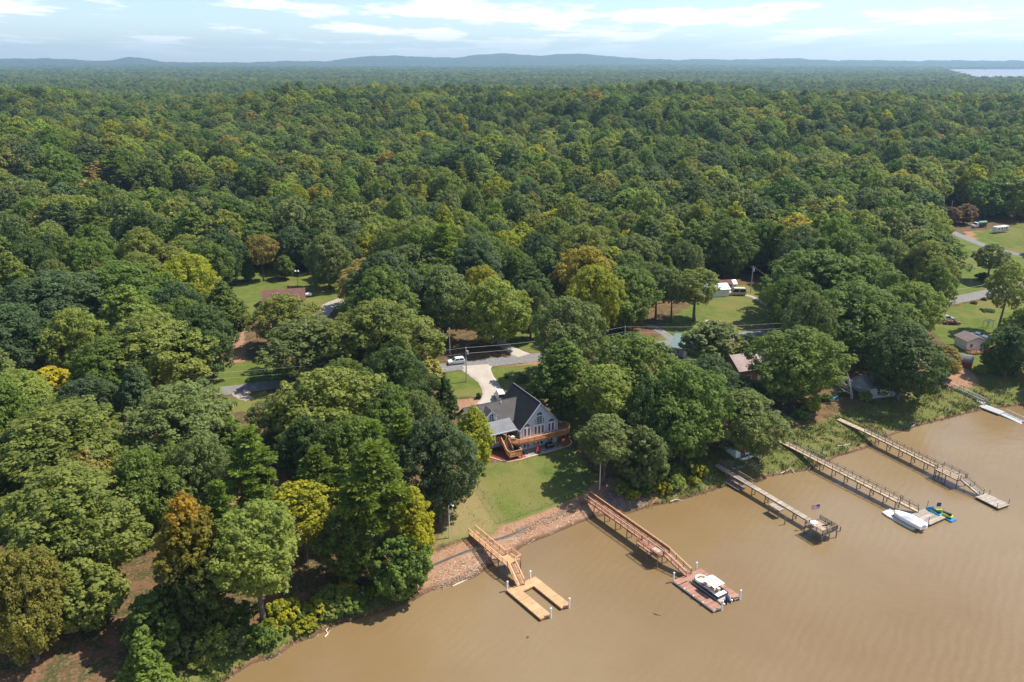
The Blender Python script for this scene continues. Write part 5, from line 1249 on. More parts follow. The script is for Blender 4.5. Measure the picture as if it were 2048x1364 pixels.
house('house', 'red brown roofed house at the lawn behind the olive oaks', 'house', 570, 607, radians(14), 12.5, 8, 2.3, 2.5, DKW, REDR, ((-4, .9, 1.2, 1.2), (3, .9, 1.2, 1.2)), 0, chimney=(1.5, 1.2))
house('house', 'pale green metal roofed house beside the road', 'house', 1378, 708, radians(-32), 8, 6.5, 2.7, 2.6, GRNR, GRNR, ((-2, .9, 1, 1.2), (2, .9, 1, 1.2)), 0)
house('house', 'tan roofed house among the oaks below the road', 'house', 1497, 750, radians(20), 12, 8.5, 3.6, 2.6, DKW, TANR, ((-3, .9, 1.2, 1.2), (3, .9, 1.2, 1.2)), 0)
house('outbuilding', 'white metal roofed outbuilding behind the olive tree at the green field', 'shed', 1425, 589, radians(12), 9, 6, 2.6, 1.2, WHITE, METR, ((-2, .9, .9, .9),), 1.5)
house('garden_shed', 'small brown roofed shed behind the white outbuilding', 'shed', 1448, 577, radians(12), 4, 3, 2.1, 1.0, DKW, REDR, (), 0)
house('garden_shed', 'small grey shed right of the brown roofed shed', 'shed', 1461, 576, radians(12), 2.6, 2.6, 2.0, .9, GREYW, METR, (), 0)
cot = house('cottage', 'white cottage with redwood deck on the right shore lawn', 'house', 1938, 694, radians(8), 5.6, 5.2, 2.8, 1.1, WHITE, shingles('flat_brown_roof', (.2, .16, .14)), ((-1.5, .9, .9, 1.1), (1.6, .9, .9, 1.1)), 0, ridge='y')
MB().b2(-3.6, 4.8, -5.4, -3.05, -.35, .15).build('deck_frame', DECKW, cot); planks(cot, [(-3.55, -5.35), (4.75, -5.35), (4.75, -3.1), (-3.55, -3.1)], .2, .05, RAILW, 0); rails(cot, [(-3.5, -3.1), (-3.5, -5.3), (1.5, -5.3)], .2, .9, DECKW, DECKW); rails(cot, [(3, -5.3), (4.7, -5.3), (4.7, -3.1)], .2, .9, DECKW, DECKW)
for k in range(4): MB().b2(1.6, 2.9, -5.7 - k * .28, -5.42 - k * .28, -.05 - k * .17, .0 - k * .17).build('step', RAILW, cot)
P = gp(1918, 728); barn = thing('barrel_shed', 'dark red barrel roofed shed below the white cottage', 'shed', (P[0], P[1], P[2] - .05), radians(-30))
arc = [(2.0 * cos(t_), 1.5 + 1.5 * sin(t_)) for t_ in np.linspace(0, pi, 11)]
MB().prism_x([(-1.95, -.3), (1.95, -.3)] + [(a_ * .975, z_ - .03) for a_, z_ in arc], -3, 3).build('wall', REDB, barn)
ar = MB()
for i in range(10): ar.slab((-3.1, *arc[i][::1]), (-3.1, *arc[i + 1]), (3.1, *arc[i + 1]), (3.1, *arc[i]), .06)
ar.build('roof', GREYR, barn); MB().b2(3.0, 3.06, -.6, .6, .05, 2.1).build('door', DKW, barn)
cb = house('lake_cabin', 'white cabin with open front under the feathery tree by the shore', 'cabin', 1474, 905, radians(25), 3.6, 3.4, 2.5, .9, WHITE, TANR, (), None, ridge='y')
MB().b2(-.55, .55, -1.86, -1.78, .0, 2.2).build('door', DKW, cb)
for k in range(3): MB().bar((-1.5 + k * .3, -2.6 - k * .25, .05), (2.6 + k * .3, -2.3 - k * .3, .25), .12, .1).build('board', WHITE, cb)
gh = house('house', 'grey house half hidden behind the bare trunked pine', 'house', 470, 935, radians(24), 12, 8, 3.2, 2.4, GREYW, GREYR, ((-4.3, .9, 1.1, 1.3), (-1.5, .9, 1.1, 1.3), (2.5, .9, 1.1, 1.3)), .5)
for k in range(6): MB().box((6.8 + k * .3, -2 - k * .25, 1.4 - k * .22), (1.2, .3, .06)).build('step', TRIM, gh)
MB().bar((6.3, -1.9, 2.4), (8.0, -3.4, 1.0), .08, .08).build('handrail', TRIM, gh)
house('house', 'dark grey house in the shade left of the white gangway', 'house', 1755, 780, radians(18), 11, 7, 2.8, 2.0, GREYW, GREYR, ((-3, .9, 1.2, 1.2), (2, .9, 1.2, 1.2)), 0)
house('house', 'pale blue roofed house cut by the right edge', 'house', 2050, 690, radians(20), 9, 7, 3, 1.8, GREYW, BLUER, ((-2, .9, 1, 1.2),), 1)
house('house', 'orange brick house glimpsed through the trees at the left edge', 'house', 3, 616, radians(10), 9, 7, 2.8, 2.0, paint('brick_orange', (.42, .19, .11), .8, .15, 2), REDR, ((-2, .9, 1, 1.2),), 1)
P = gp(1975, 655); sh = thing('swing_frame', 'grey slatted arbour standing on the right shore lawn', 'arbour', (P[0], P[1], P[2]), .4)
for sx in (-1, 1):
    for sy in (-.7, .7): MB().b2(sx * 1.2 - .05, sx * 1.2 + .05, sy - .05, sy + .05, 0, 2.2).build('post', GREYBARK, sh)
for k in range(7): MB().b2(-1.5 + k * .5 - .03, -1.5 + k * .5 + .03, -.95, .95, 2.2, 2.32).build('slat', GREYBARK, sh)
P = gp(616, 594); pt_ = thing('propane_tank', 'white propane tank beside the red brown roofed house', 'tank', (P[0], P[1], P[2]), .3)
MB().tube([(-1.2, 0, .9), (-1.0, 0, .9), (1.0, 0, .9), (1.2, 0, .9)], [.25, .6, .6, .25], 12).build('tank', WHITE, pt_)
for x_ in (-.7, .7): MB().b2(x_ - .1, x_ + .1, -.4, .4, -.05, .4).build('leg', BLACK, pt_)
P = gp(596, 572); yl = thing('yard_lamp', 'yard lamp with two white heads at the back of the red brown roofed house lawn', 'lamp', (P[0], P[1], P[2]))
MB().tube([(0, 0, -.2), (0, 0, 5.2)], .07, 6).build('pole', BLACK, yl)
for sx in (-1, 1): MB().tube([(sx * .5, 0, 5.2), (sx * .5, 0, 5.6)], [.4, .15], 10).build('lamp_head', WHITE, yl)
MB().bar((-.6, 0, 5.2), (.6, 0, 5.2), .06, .06).build('crossbar', BLACK, yl)
# far buildings in the clearings
for k, (fx_, fy_, wd, dp, hh, lab) in enumerate(((500, 2180, 34, 16, 9, 'large white far building in the distant clearing'), (540, 2240, 24, 14, 7, 'smaller white far building right of the large one in the distant clearing'), (470, 2120, 16, 9, 5, 'low white far building in front of the large one in the distant clearing'), (1420, 3990, 20, 12, 8, 'lone white far building beside the pale distant field'))):
    r = thing('far_building', lab, 'building', (fx_, fy_, float(zt(fx_, fy_))), .2)
    MB().b2(-wd / 2, wd / 2, -dp / 2, dp / 2, -1, hh).build('wall', WHITE, r); MB().prism_x([(-dp / 2 - .5, hh), (dp / 2 + .5, hh), (0, hh + 2.5)], -wd / 2 - .5, wd / 2 + .5).build('roof', METR, r)
    for q in range(3): window(r, ((q - 1) * wd / 3.5, -dp / 2, 2), 3, 2.5)
for g_, col, nm in ((GAPS[1], (.42, .34, .20), 'far_field'), (GAPS[2], (.20, .20, .08), 'far_field'), (GAPS[0], (.30, .28, .22), 'far_field')):
    gx_ = [p[0] for p in g_]; gy_ = [p[1] for p in g_]; A_, B_ = np.meshgrid(np.linspace(min(gx_), max(gx_), 24), np.linspace(min(gy_), max(gy_), 24)); Zq = zt(A_, B_) + 1.6
    F = np.array([(i * 24 + j, i * 24 + j + 1, i * 24 + j + 25, i * 24 + j + 24) for i in range(23) for j in range(23)])
    tag(link(nm, np_mesh(nm, np.stack([A_.ravel(), B_.ravel(), Zq.ravel()], 1), F, [paint('far_grass_%d' % int(gx_[0]), col, .95, .2, .02)])), kind='structure')

# ------------------------------------------------------------------ docks
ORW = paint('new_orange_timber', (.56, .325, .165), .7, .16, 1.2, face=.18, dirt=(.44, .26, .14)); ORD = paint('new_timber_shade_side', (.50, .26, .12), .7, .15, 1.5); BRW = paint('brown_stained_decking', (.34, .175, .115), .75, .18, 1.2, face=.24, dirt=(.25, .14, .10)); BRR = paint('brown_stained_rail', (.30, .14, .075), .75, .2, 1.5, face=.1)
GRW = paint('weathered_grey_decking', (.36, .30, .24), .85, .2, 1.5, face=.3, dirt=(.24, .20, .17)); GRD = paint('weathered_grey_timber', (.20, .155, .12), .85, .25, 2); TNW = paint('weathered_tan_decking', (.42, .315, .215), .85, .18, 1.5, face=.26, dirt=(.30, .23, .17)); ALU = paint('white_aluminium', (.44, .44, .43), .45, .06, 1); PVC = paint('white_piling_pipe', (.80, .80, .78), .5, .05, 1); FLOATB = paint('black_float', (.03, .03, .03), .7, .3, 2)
def G2(px, py, z): return gz(px, py, z)
def walkway(root, P0, P1, wd, plm, frm, rl=(1, 1), railm=None, rail_h=1.0, mid=1, piles=3.0, pile_m=None, pile_r=.09, post_step=1.8, balus=False, skip=(0, 0)):
    """raised walk from P0 to P1 (3D points on the centre line)"""
    P0 = np.array(P0, float); P1 = np.array(P1, float); d = P1 - P0; ln = np.linalg.norm(d); X = d / ln; Y = np.array([-X[1], X[0], 0]); Y /= np.linalg.norm(Y); Z = np.cross(X, Y)
    n = int(ln / .145); mb = MB()
    for k in range(n): mb.frame(P0 + d * (k + .5) / n, X, Y, Z, ln / n - .012, wd, .04)
    mb.build('decking', plm, root, kind='stuff')
    for sg in (-1, 1): MB().bar(P0 + Y * sg * (wd / 2 - .06) - Z * .15, P1 + Y * sg * (wd / 2 - .06) - Z * .15, .07, .22).build('joist', frm, root)
    railm = railm or frm
    for sg, on in ((1, rl[0]), (-1, rl[1])):
        if not on: continue
        a = P0 + d * skip[0] + Y * sg * (wd / 2); b_ = P1 - d * skip[1] + Y * sg * (wd / 2)
        MB().bar(a + (0, 0, rail_h), b_ + (0, 0, rail_h), .13, .05).build('top_rail', RAILTOP if railm in (BRR, ORW) else railm, root)
        for q in range(mid): MB().bar(a + (0, 0, rail_h * (q + 1) / (mid + 1)), b_ + (0, 0, rail_h * (q + 1) / (mid + 1)), .035, .12).build('side_rail', railm, root)
        m_ = max(1, int(round(np.linalg.norm(b_ - a) / post_step)))
        for k in range(m_ + 1): p = a + (b_ - a) * k / m_; MB().box((p[0], p[1], p[2] + rail_h / 2 - .12), (.09, .09, rail_h + .2)).build('railing_post', railm, root)
        if balus:
            bl = MB(); nb = int(np.linalg.norm(b_ - a) / .14)
            for k in range(nb): p = a + (b_ - a) * (k + .5) / nb; bl.box((p[0], p[1], p[2] + rail_h / 2), (.04, .04, rail_h - .1))
            bl.build('baluster_row', railm, root, kind='stuff')
    if piles:
        m_ = max(1, int(round(ln / piles)))
        for k in range(m_ + 1):
            p = P0 + d * min(.985, max(.015, k / m_))
            bot = min(float(zt(p[0], p[1])) - .3, -.6 if float(zt(p[0], p[1])) < .3 else 9)
            if p[2] - bot < .5: continue
            for sg in (-1, 1):
                q = p + Y * sg * (wd / 2 - .12); MB().tube([(q[0], q[1], bot), (q[0], q[1], p[2] - .25)], pile_r, 7).build('pile', pile_m or frm, root)
            MB().bar(p - Y * wd / 2 - Z * .32, p + Y * wd / 2 - Z * .32, .08, .16).build('cross_beam', frm, root)
            if p[2] - bot > 1.6 and k % 2 == 0: MB().bar((*(p - Y * (wd / 2 - .12))[:2], p[2] - .4), (*(p + Y * (wd / 2 - .12))[:2], max(.1, p[2] - 1.6)), .04, .12).build('brace', frm, root)
    return X, Y
def plat(root, corners, z, plm, frm, ang, th=.22, wd=.145):
    MB().prism([tuple(c[:2]) for c in corners], z - th, z - .045).build('deck_frame', frm, root); planks(root, [tuple(c[:2]) for c in corners], z, .045, plm, ang, wd)
def ccw(pts):
    a = sum(pts[i][0] * pts[(i + 1) % len(pts)][1] - pts[(i + 1) % len(pts)][0] * pts[i][1] for i in range(len(pts))); return pts if a > 0 else pts[::-1]
def piling(root, p, top=1.7, r=.14, m=PVC, bot=-1.2, name='white_piling'):
    o = MB().tube([(p[0], p[1], bot), (p[0], p[1], top)], r, 10).build(name, m, root); MB().tube([(p[0], p[1], top), (p[0], p[1], top + .1), (p[0], p[1], top + .22)], [r * 1.25, r * 1.2, r * .15], 10).build('cap', m, o)
def rect_from(a, b_, ln):                      # a, b: near edge ends (2D), ln: length away from the shore
    a = np.array(a[:2]); b_ = np.array(b_[:2]); e = b_ - a; e /= np.linalg.norm(e); n = np.array([e[1], -e[0]]); return [a, b_, b_ + n * ln, a + n * ln], e, n

# dock A: new orange timber with a U-shaped float
dA = thing('boat_dock', 'new orange timber dock ending in a U shaped float', 'dock')
zf = .48
a, b_ = G2(1013, 1180, zf), G2(1071, 1153, zf); R4, e, n = rect_from(a, b_, 8.7); W2 = np.linalg.norm(np.array(b_[:2]) - np.array(a[:2]))
angA = atan2(e[1], e[0])
def UQ(x, y): return tuple(np.array(a[:2]) + e * x + n * y)
for (x0, x1, y0, y1) in ((0, W2, 0, 1.75), (0, 1.95, 1.76, 8.7), (W2 - 1.75, W2, 1.76, 8.6)):
    c = ccw([UQ(x0, y0), UQ(x1, y0), UQ(x1, y1), UQ(x0, y1)])
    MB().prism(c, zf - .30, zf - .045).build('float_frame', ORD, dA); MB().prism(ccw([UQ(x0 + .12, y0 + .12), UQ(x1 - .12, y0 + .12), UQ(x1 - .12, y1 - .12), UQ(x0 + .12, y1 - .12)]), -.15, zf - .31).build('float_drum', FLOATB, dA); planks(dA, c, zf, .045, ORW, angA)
for q in ((.35, -.25), (W2 - .9, -.25), (1.75, 8.95), (W2 - .35, 8.85)): piling(dA, UQ(*q))
z1 = 2.15
p0, p1 = gp(943, 1064), G2(1009, 1113, z1); p0 = np.array([p0[0], p0[1], 2.3])
g0 = G2(940, 1064, 2.3); axA = np.array([*n, 0]);
pl_c = G2(1013, 1121, z1); start = pl_c - axA * 10.2 + (0, 0, .25)
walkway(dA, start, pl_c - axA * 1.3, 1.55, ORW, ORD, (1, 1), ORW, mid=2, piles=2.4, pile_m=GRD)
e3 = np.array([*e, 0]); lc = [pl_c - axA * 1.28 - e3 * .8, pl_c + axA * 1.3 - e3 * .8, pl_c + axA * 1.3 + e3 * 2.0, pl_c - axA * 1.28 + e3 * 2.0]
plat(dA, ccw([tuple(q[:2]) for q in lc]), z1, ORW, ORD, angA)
rails(dA, [tuple(q[:2]) for q in (lc[0] + axA * .03, lc[1])], z1, 1.0, ORW, ORW, balus=False, midrails=2); rails(dA, [tuple(q[:2]) for q in (pl_c - axA * 1.28 + e3 * .8, lc[3], lc[2], pl_c + axA * 1.3 + e3 * .8)], z1, 1.0, ORW, ORW, balus=False, midrails=2)
for q in lc: MB().tube([(q[0] * .97 + pl_c[0] * .03, q[1] * .97 + pl_c[1] * .03, -1), (q[0] * .97 + pl_c[0] * .03, q[1] * .97 + pl_c[1] * .03, z1 - .23)], .1, 8).build('pile', GRD, dA)
mid_e = np.array([*UQ(W2 * .42, .5), zf + .12]); walkway(dA, pl_c + axA * 1.32, mid_e, 1.3, ORW, ORD, (1, 1), ORW, mid=2, piles=0)

# dock B: brown dock, slip float with the pontoon boat
dB = thing('boat_dock', 'long brown stained dock with a slip float holding the pontoon boat', 'dock')
aB, bB = G2(1347, 1162, zf), G2(1402, 1137, zf); RB, eB, nB = rect_from(aB, bB, 8.75); WB = np.linalg.norm(np.array(bB[:2]) - np.array(aB[:2])); angB = atan2(eB[1], eB[0])
def BQ(x, y): return tuple(np.array(aB[:2]) + eB * x + nB * y)
WHF = paint('white_float_edge', (.68, .66, .62), .5, .08, 1)
for (x0, x1, y0, y1) in ((0, WB, 0, 1.3), (0, 1.85, 1.31, 8.75), (WB - 1.35, WB, 1.31, 8.6)):
    c = ccw([BQ(x0, y0), BQ(x1, y0), BQ(x1, y1), BQ(x0, y1)])
    MB().prism(c, zf - .28, zf - .045).build('float_frame', WHF, dB); MB().prism(ccw([BQ(x0 + .15, y0 + .15), BQ(x1 - .15, y0 + .15), BQ(x1 - .15, y1 - .15), BQ(x0 + .15, y1 - .15)]), -.15, zf - .29).build('float_drum', FLOATB, dB); planks(dB, c, zf, .045, BRW, angB, .2)
for q in ((.3, -.3), (WB - .8, -.3), (1.55, 9.0), (WB - .3, 8.7)): piling(dB, BQ(*q))
for q in (2.5, 4.5, 6.5): MB().box((*BQ(-.04, q), zf + .05), (.12, .25, .2), angB).build('cleat', PVC, dB)
nB3 = np.array([*nB, 0]); eB3 = np.array([*eB, 0]); zb = 2.0
rampE = np.array([*BQ(WB * .50, .25), zf + .1])
pEnd = G2(1333, 1108, zb); st = G2(1173, 993, 2.3)
stg = gp(1173, 992); st = np.array([st[0], st[1], 2.25])
Xb, Yb = walkway(dB, st, pEnd, 1.45, BRW, BRR, (1, 1), BRR, mid=1, piles=3.2, balus=False, skip=(0, 0))
# solid board infill on the railing, as on the real one
for sg in (1,): MB().bar(st + Yb * sg * .73 + (0, 0, .5), pEnd + Yb * sg * .73 + (0, 0, .5), .02, .55).build('rail_board', BRR, dB)
q0 = pEnd - Xb * 5.2; pc = [q0 - Yb * .74, q0 - Yb * 2.0, pEnd - Yb * 2.0, pEnd - Yb * .74]
plat(dB, ccw([tuple(q[:2]) for q in pc]), zb + .02, BRW, BRR, atan2(Xb[1], Xb[0]))
rails(dB, [tuple(q[:2]) for q in pc], zb, .95, BRR, BRR, balus=False, midrails=1)
for q in (pc[1], (pc[1] + pc[2]) / 2, pc[2]): MB().tube([(q[0], q[1], -1.2), (q[0], q[1], zb - .22)], .11, 8).build('pile', GRD, dB)
cb_ = pEnd - Xb * .9 - Yb * 1.35; MB().box((cb_[0], cb_[1], zb + .8), (1.5, 1.0, .06), atan2(Xb[1], Xb[0])).build('counter_top', GRW, dB)
walkway(dB, pEnd, rampE, 1.25, BRW, BRR, (1, 1), BRR, mid=1, piles=0)

# dock C: grey dock with square platform
dC = thing('boat_dock', 'weathered grey dock with a railed square platform and a flag', 'dock'); zc_ = 1.7
c0, c1 = G2(1434, 930, 1.9), G2(1620, 1040, zc_); X, Y = walkway(dC, c0, c1, 1.15, GRW, GRD, (0, 0), GRD, piles=3.2)
walkway(dC, c0 + Y * .0 + (0, 0, .02), c0 + X * 9.5 + (0, 0, .02), 1.18, GRW, GRD, (1, 0), GRD, piles=0)
sp_ = G2(1561, 1010, zc_); plat(dC, ccw([tuple((sp_ + X * i + Y * j)[:2]) for i, j in ((-1.3, -1.8), (1.3, -1.8), (1.3, -.55), (-1.3, -.55))]), zc_ + .03, GRW, GRD, atan2(Y[1], Y[0]))
for i, j in ((-1.2, -1.7), (1.2, -1.7)): q = sp_ + X * i + Y * j; MB().tube([(q[0], q[1], -1), (q[0], q[1], zc_ - .2)], .1, 7).build('pile', GRD, dC)
cc = [G2(*q, zc_ + .02) for q in ((1608, 1053), (1631, 1071), (1673, 1055), (1655, 1038))]; cc = [q for q in cc]
pcn = sum(cc) / 4; q4 = [pcn + X * i * 1.9 + Y * j * 1.95 for i, j in ((-1, -1), (1, -1), (1, 1), (-1, 1))]
plat(dC, ccw([tuple(q[:2]) for q in q4]), zc_ + .05, TNW, GRD, atan2(Y[1], Y[0]), th=.3)
for aa, bb in ((q4[0], q4[1]), (q4[1], q4[2]), (q4[2], q4[3])): rails(dC, [tuple(aa[:2]), tuple(bb[:2])], zc_, .95, GRD, GRD, balus=True, step=1.2, balm=GRD)
for q in q4 + [(q4[1] + q4[2]) / 2]: MB().tube([(q[0], q[1], -1.2), (q[0], q[1], zc_ - .25)], .11, 7).build('pile', GRD, dC)
tb = thing('deck_table', 'round white table on the grey square platform', 'table', tuple(pcn - X * .9 - Y * .9 + (0, 0, .05)))
MB().tube([(0, 0, .72), (0, 0, .78)], .62, 18).build('tabletop', WHITE, tb); MB().tube([(0, 0, 0), (0, 0, .72)], .06, 8).build('leg', WHITE, tb); MB().tube([(0, 0, 0), (0, 0, .05)], .35, 12).build('base', WHITE, tb)
for k, (i, j) in enumerate(((.9, .9), (.2, 1.3))):
    q = pcn + X * i + Y * j; ch = thing('deck_chair', ('dark folding chair in the far corner of the grey square platform', 'dark folding chair by the back railing of the grey square platform')[k], 'chair', (q[0], q[1], zc_ + .05), k * 1.3)
    MB().box((0, 0, .42), (.5, .5, .05)).build('seat', GRD, ch); MB().box((0, .25, .72), (.5, .05, .55)).build('backrest', GRD, ch)
    for sx in (-.22, .22):
        for sy in (-.22, .22): MB().b2(sx - .025, sx + .025, sy - .025, sy + .025, 0, .4).build('leg', GRD, ch)
# flag with thirteen stripes and a starred canton
fq = q4[3] * .9 + q4[0] * .1; fl = thing('flag', 'stripes and stars flag on a thin pole at the grey square platform', 'flag', (fq[0], fq[1], zc_))
MB().tube([(0, 0, -.6), (0, 0, 3.3)], .03, 6).build('pole', WHITE, fl)
FR = paint('flag_red', (.45, .03, .04), .7, .1); FW = paint('flag_white', (.8, .8, .8), .7, .05); FB = paint('flag_blue', (.03, .05, .2), .7, .1)
fm = MB(); fxs = np.linspace(0, 1.5, 13)
wav = lambda x_: .10 * sin(x_ * 4.5) * x_
for k in range(13):
    zA, zB = 3.2 - k * .9 / 13, 3.2 - (k + 1) * .9 / 13
    for i in range(12):
        x_a, x_b = fxs[i], fxs[i + 1]; inc = (k < 7 and i < 5)
        dr_ = lambda xx: -.12 * xx
        fm.quad((-x_a, wav(x_a), zB + dr_(x_a)), (-x_b, wav(x_b), zB + dr_(x_b)), (-x_b, wav(x_b), zA + dr_(x_b)), (-x_a, wav(x_a), zA + dr_(x_a)), mi=2 if inc else (0 if k % 2 == 0 else 1))
fm.build('cloth', [FR, FW, FB], fl)
stars = MB()
for r_ in range(5):
    for c_ in range(6):
        x_ = .06 + c_ * .095; z_ = 3.15 - r_ * .09 - .12 * x_
        for sy in (-.008, .008):
            yv = wav(x_) + sy; pts = [(-x_ + .025 * (1 if i % 2 == 0 else .4) * sin(i * pi / 5), yv, z_ + .025 * (1 if i % 2 == 0 else .4) * cos(i * pi / 5)) for i in range(10)]
            stars.quad(*pts)
stars.build('star_field', FW, fl, kind='stuff')
# raft aground
q = G2(1466, 968, .3); rf = thing('swim_raft', 'grey plank raft lying beside the start of the grey dock', 'raft', (q[0], q[1], .05), atan2(X[1], X[0]))
planks(rf, [(-2.4, -1.0), (2.4, -1.0), (2.4, 1.0), (-2.4, 1.0)], .42, .05, GRD, pi / 2, .2); MB().b2(-2.35, 2.35, -.95, .95, .1, .365).build('raft_frame', GRD, rf)

# dock D: long dock with rails both sides, boats at its float
dD = thing('boat_dock', 'long tan dock railed on both sides, ending at the covered boat', 'dock'); d0, d1 = G2(1556, 879, 2.0), G2(1800, 1003, 1.75)
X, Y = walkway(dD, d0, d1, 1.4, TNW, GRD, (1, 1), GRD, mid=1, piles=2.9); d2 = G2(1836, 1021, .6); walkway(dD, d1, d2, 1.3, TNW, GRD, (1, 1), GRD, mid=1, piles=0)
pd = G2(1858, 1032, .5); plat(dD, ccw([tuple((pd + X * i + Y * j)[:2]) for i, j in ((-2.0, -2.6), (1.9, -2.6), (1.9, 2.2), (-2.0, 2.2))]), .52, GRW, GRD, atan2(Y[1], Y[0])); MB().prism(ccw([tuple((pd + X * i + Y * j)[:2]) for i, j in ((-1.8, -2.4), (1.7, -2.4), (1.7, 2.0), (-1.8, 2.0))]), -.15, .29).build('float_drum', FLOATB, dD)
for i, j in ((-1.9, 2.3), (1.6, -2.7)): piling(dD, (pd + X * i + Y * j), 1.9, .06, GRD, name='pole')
fl2 = thing('flag', 'small dark flag on a leaning pole beside the jet ski float', 'flag', tuple((pd + X * -.2 + Y * 2.0)[:2]) + (.5,))
MB().tube([(0, 0, 0), (.1, 0, 2.2)], .03, 6).build('pole', WHITE, fl2); MB().slab((.1, .02, 1.3), (.95, .06, 1.25), (1.0, .06, 2.05), (.1, .02, 2.15), .02).build('cloth', paint('dark_flag', (.05, .06, .10), .7, .2), fl2)
TARP = paint('white_tarp', (.80, .80, .80), .6, .06, 1.2)
bc = G2(1815, 1041, .5); dirD = atan2(X[1], X[0])
lift = thing('boat_float', 'pale drive on float under the covered boat', 'float', (bc[0] - X[0] * .5, bc[1] - X[1] * .5, 0), dirD)
MB().prism([(-3.9, -1.1), (-2.6, -1.45), (2.6, -1.45), (2.6, 1.45), (-2.6, 1.45), (-3.9, 1.1)], .0, .34).build('float_deck', paint('pale_float', (.62, .58, .5), .6, .08), lift); MB().b2(-2.2, 2.4, -.5, .5, .345, .40).build('keel_slot', GRW, lift)
cvb = thing('covered_boat', 'boat wrapped in a white tarp beside the tan dock', 'boat', (bc[0] + X[0] * .3, bc[1] + X[1] * .3, .36), dirD)
rings = []; 
for x_, hw, hz, rg_ in ((-3.0, .25, .75, .9), (-2.4, .75, .85, 1.05), (-1.2, 1.12, .9, 1.35), (0, 1.2, .9, 1.75), (.8, 1.2, .9, 1.6), (2.0, 1.18, .9, 1.2), (2.9, 1.1, .85, 1.0)):
    rings.append([(x_, -hw * .75, .08), (x_, -hw, hz * .55), (x_, -hw * .97, hz), (x_, -hw * .5, (hz + rg_) / 2 + .08), (x_, 0, rg_), (x_, hw * .5, (hz + rg_) / 2 + .08), (x_, hw * .97, hz), (x_, hw, hz * .55), (x_, hw * .75, .08)])
V = [p for r_ in rings for p in r_]; K = 9
F = [(i * K + k, i * K + k + 1, (i + 1) * K + k + 1, (i + 1) * K + k) for i in range(6) for k in range(8)] + [(i * K + 8, i * K, (i + 1) * K, (i + 1) * K + 8) for i in range(6)] + [tuple(range(9))[::-1], tuple(54 + k for k in range(9))]
MB().add(V, F).build('tarp', TARP, cvb); MB().add([(p[0] * .97, p[1] * .92, p[2] * .5 + .02) for p in V], F).build('hull', WHITE, cvb)
MB().b2(2.95, 3.4, -.25, .25, .5, 1.15).build('outboard_motor', TARP, cvb)
BLUEP = paint('blue_plastic', (.03, .20, .50), .45, .1, 1.5); LIME = paint('lime_plastic', (.45, .62, .05), .4, .1, 1.5); AQUA = paint('aqua_plastic', (.05, .42, .60), .4, .1, 1.5)
def jetski(pos, rz, m1, m2, label):
    r = thing('jet_ski', label, 'jet ski', pos, rz)
    sec = [(-1.5, .45, .1, .45), (-.6, .55, .05, .55), (.5, .52, .05, .6), (1.1, .35, .12, .6), (1.6, .05, .4, .55)]
    V = [p for x_, hw, z0, z1_ in sec for p in ((x_, -hw * .5, z0), (x_, -hw, z0 + .2), (x_, -hw * .8, z1_), (x_, hw * .8, z1_), (x_, hw, z0 + .2), (x_, hw * .5, z0))]
    F = [(i * 6 + k, i * 6 + (k + 1) % 6, (i + 1) * 6 + (k + 1) % 6, (i + 1) * 6 + k) for i in range(4) for k in range(6)] + [tuple(range(6))[::-1], tuple(24 + k for k in range(6))]
    MB().add(V, F).build('hull', m1, r); MB().prism_y([(-1.3, .5), (.3, .5), (.25, .85), (-.3, .78), (-1.2, .85)], -.2, .2).build('seat', BLACK, r); MB().prism_y([(.3, .5), (1.3, .55), (.8, .85), (.35, 1.05)], -.26, .26).build('hood', m2, r); MB().bar((.35, -.42, 1.05), (.35, .42, 1.05), .06, .06).build('handlebar', BLACK, r)
for k, (px_, py_, lab, m1, m2) in enumerate(((1868, 1026, 'left blue float pad under the blue jet ski', AQUA, BLUEP), (1889, 1031, 'right blue float pad under the lime jet ski', AQUA, LIME))):
    q = G2(px_, py_, .3); r = thing('jet_ski_float', lab, 'float', (q[0], q[1], 0), dirD)
    MB().prism([(-1.9, -.75), (1.9, -.75), (1.9, .75), (-1.9, .75)], -.05, .26).build('float_deck', BLUEP, r)
    for j in range(3): MB().b2(-1.2 + j * 1.2 - .06, -1.2 + j * 1.2 + .06, -.7, .7, .262, .31).build('ridge', BLUEP, r)
    jetski((q[0] - X[0] * .1, q[1] - X[1] * .1, .3), dirD + pi + (.1 if k else -.05), AQUA if k == 0 else LIME, m2, ('blue jet ski on the left float pad', 'lime and blue jet ski on the right float pad')[k])

# dock E
dE = thing('boat_dock', 'weathered dock farthest right of the timber docks, with a stepped end and grey float', 'dock'); e0, em, e1 = G2(1677, 838, 2.0), G2(1733, 863, 2.0), G2(1880, 936, 1.9)
walkway(dE, e0, em, 1.4, TNW, GRD, (0, 0), GRD, piles=3); X, Y = walkway(dE, em, e1, 1.4, TNW, GRD, (1, 1), GRD, mid=1, piles=2.9)
pe = G2(1902, 946, 1.9); L4 = [(-2.6, -1.5), (2.6, -1.5), (2.6, 1.3), (-2.6, 1.3)]; plat(dE, ccw([tuple((pe + X * i + Y * j)[:2]) for i, j in L4]), 1.93, TNW, GRD, atan2(Y[1], Y[0]))
rails(dE, [tuple((pe + X * i + Y * j)[:2]) for i, j in ((-2.6, -.75), (-2.6, -1.5), (2.6, -1.5), (2.6, -.7))], 1.9, 1, GRD, GRD, balus=False, midrails=2); rails(dE, [tuple((pe + X * i + Y * j)[:2]) for i, j in ((-2.6, 1.3), (2.6, 1.3), (2.6, .7))], 1.9, 1, GRD, GRD, balus=False, midrails=2)
for i, j in L4 + [(0, -1.5)]: q = pe + X * i * .96 + Y * j * .96; MB().tube([(q[0], q[1], -1.2), (q[0], q[1], 1.7)], .11, 7).build('pile', GRD, dE)
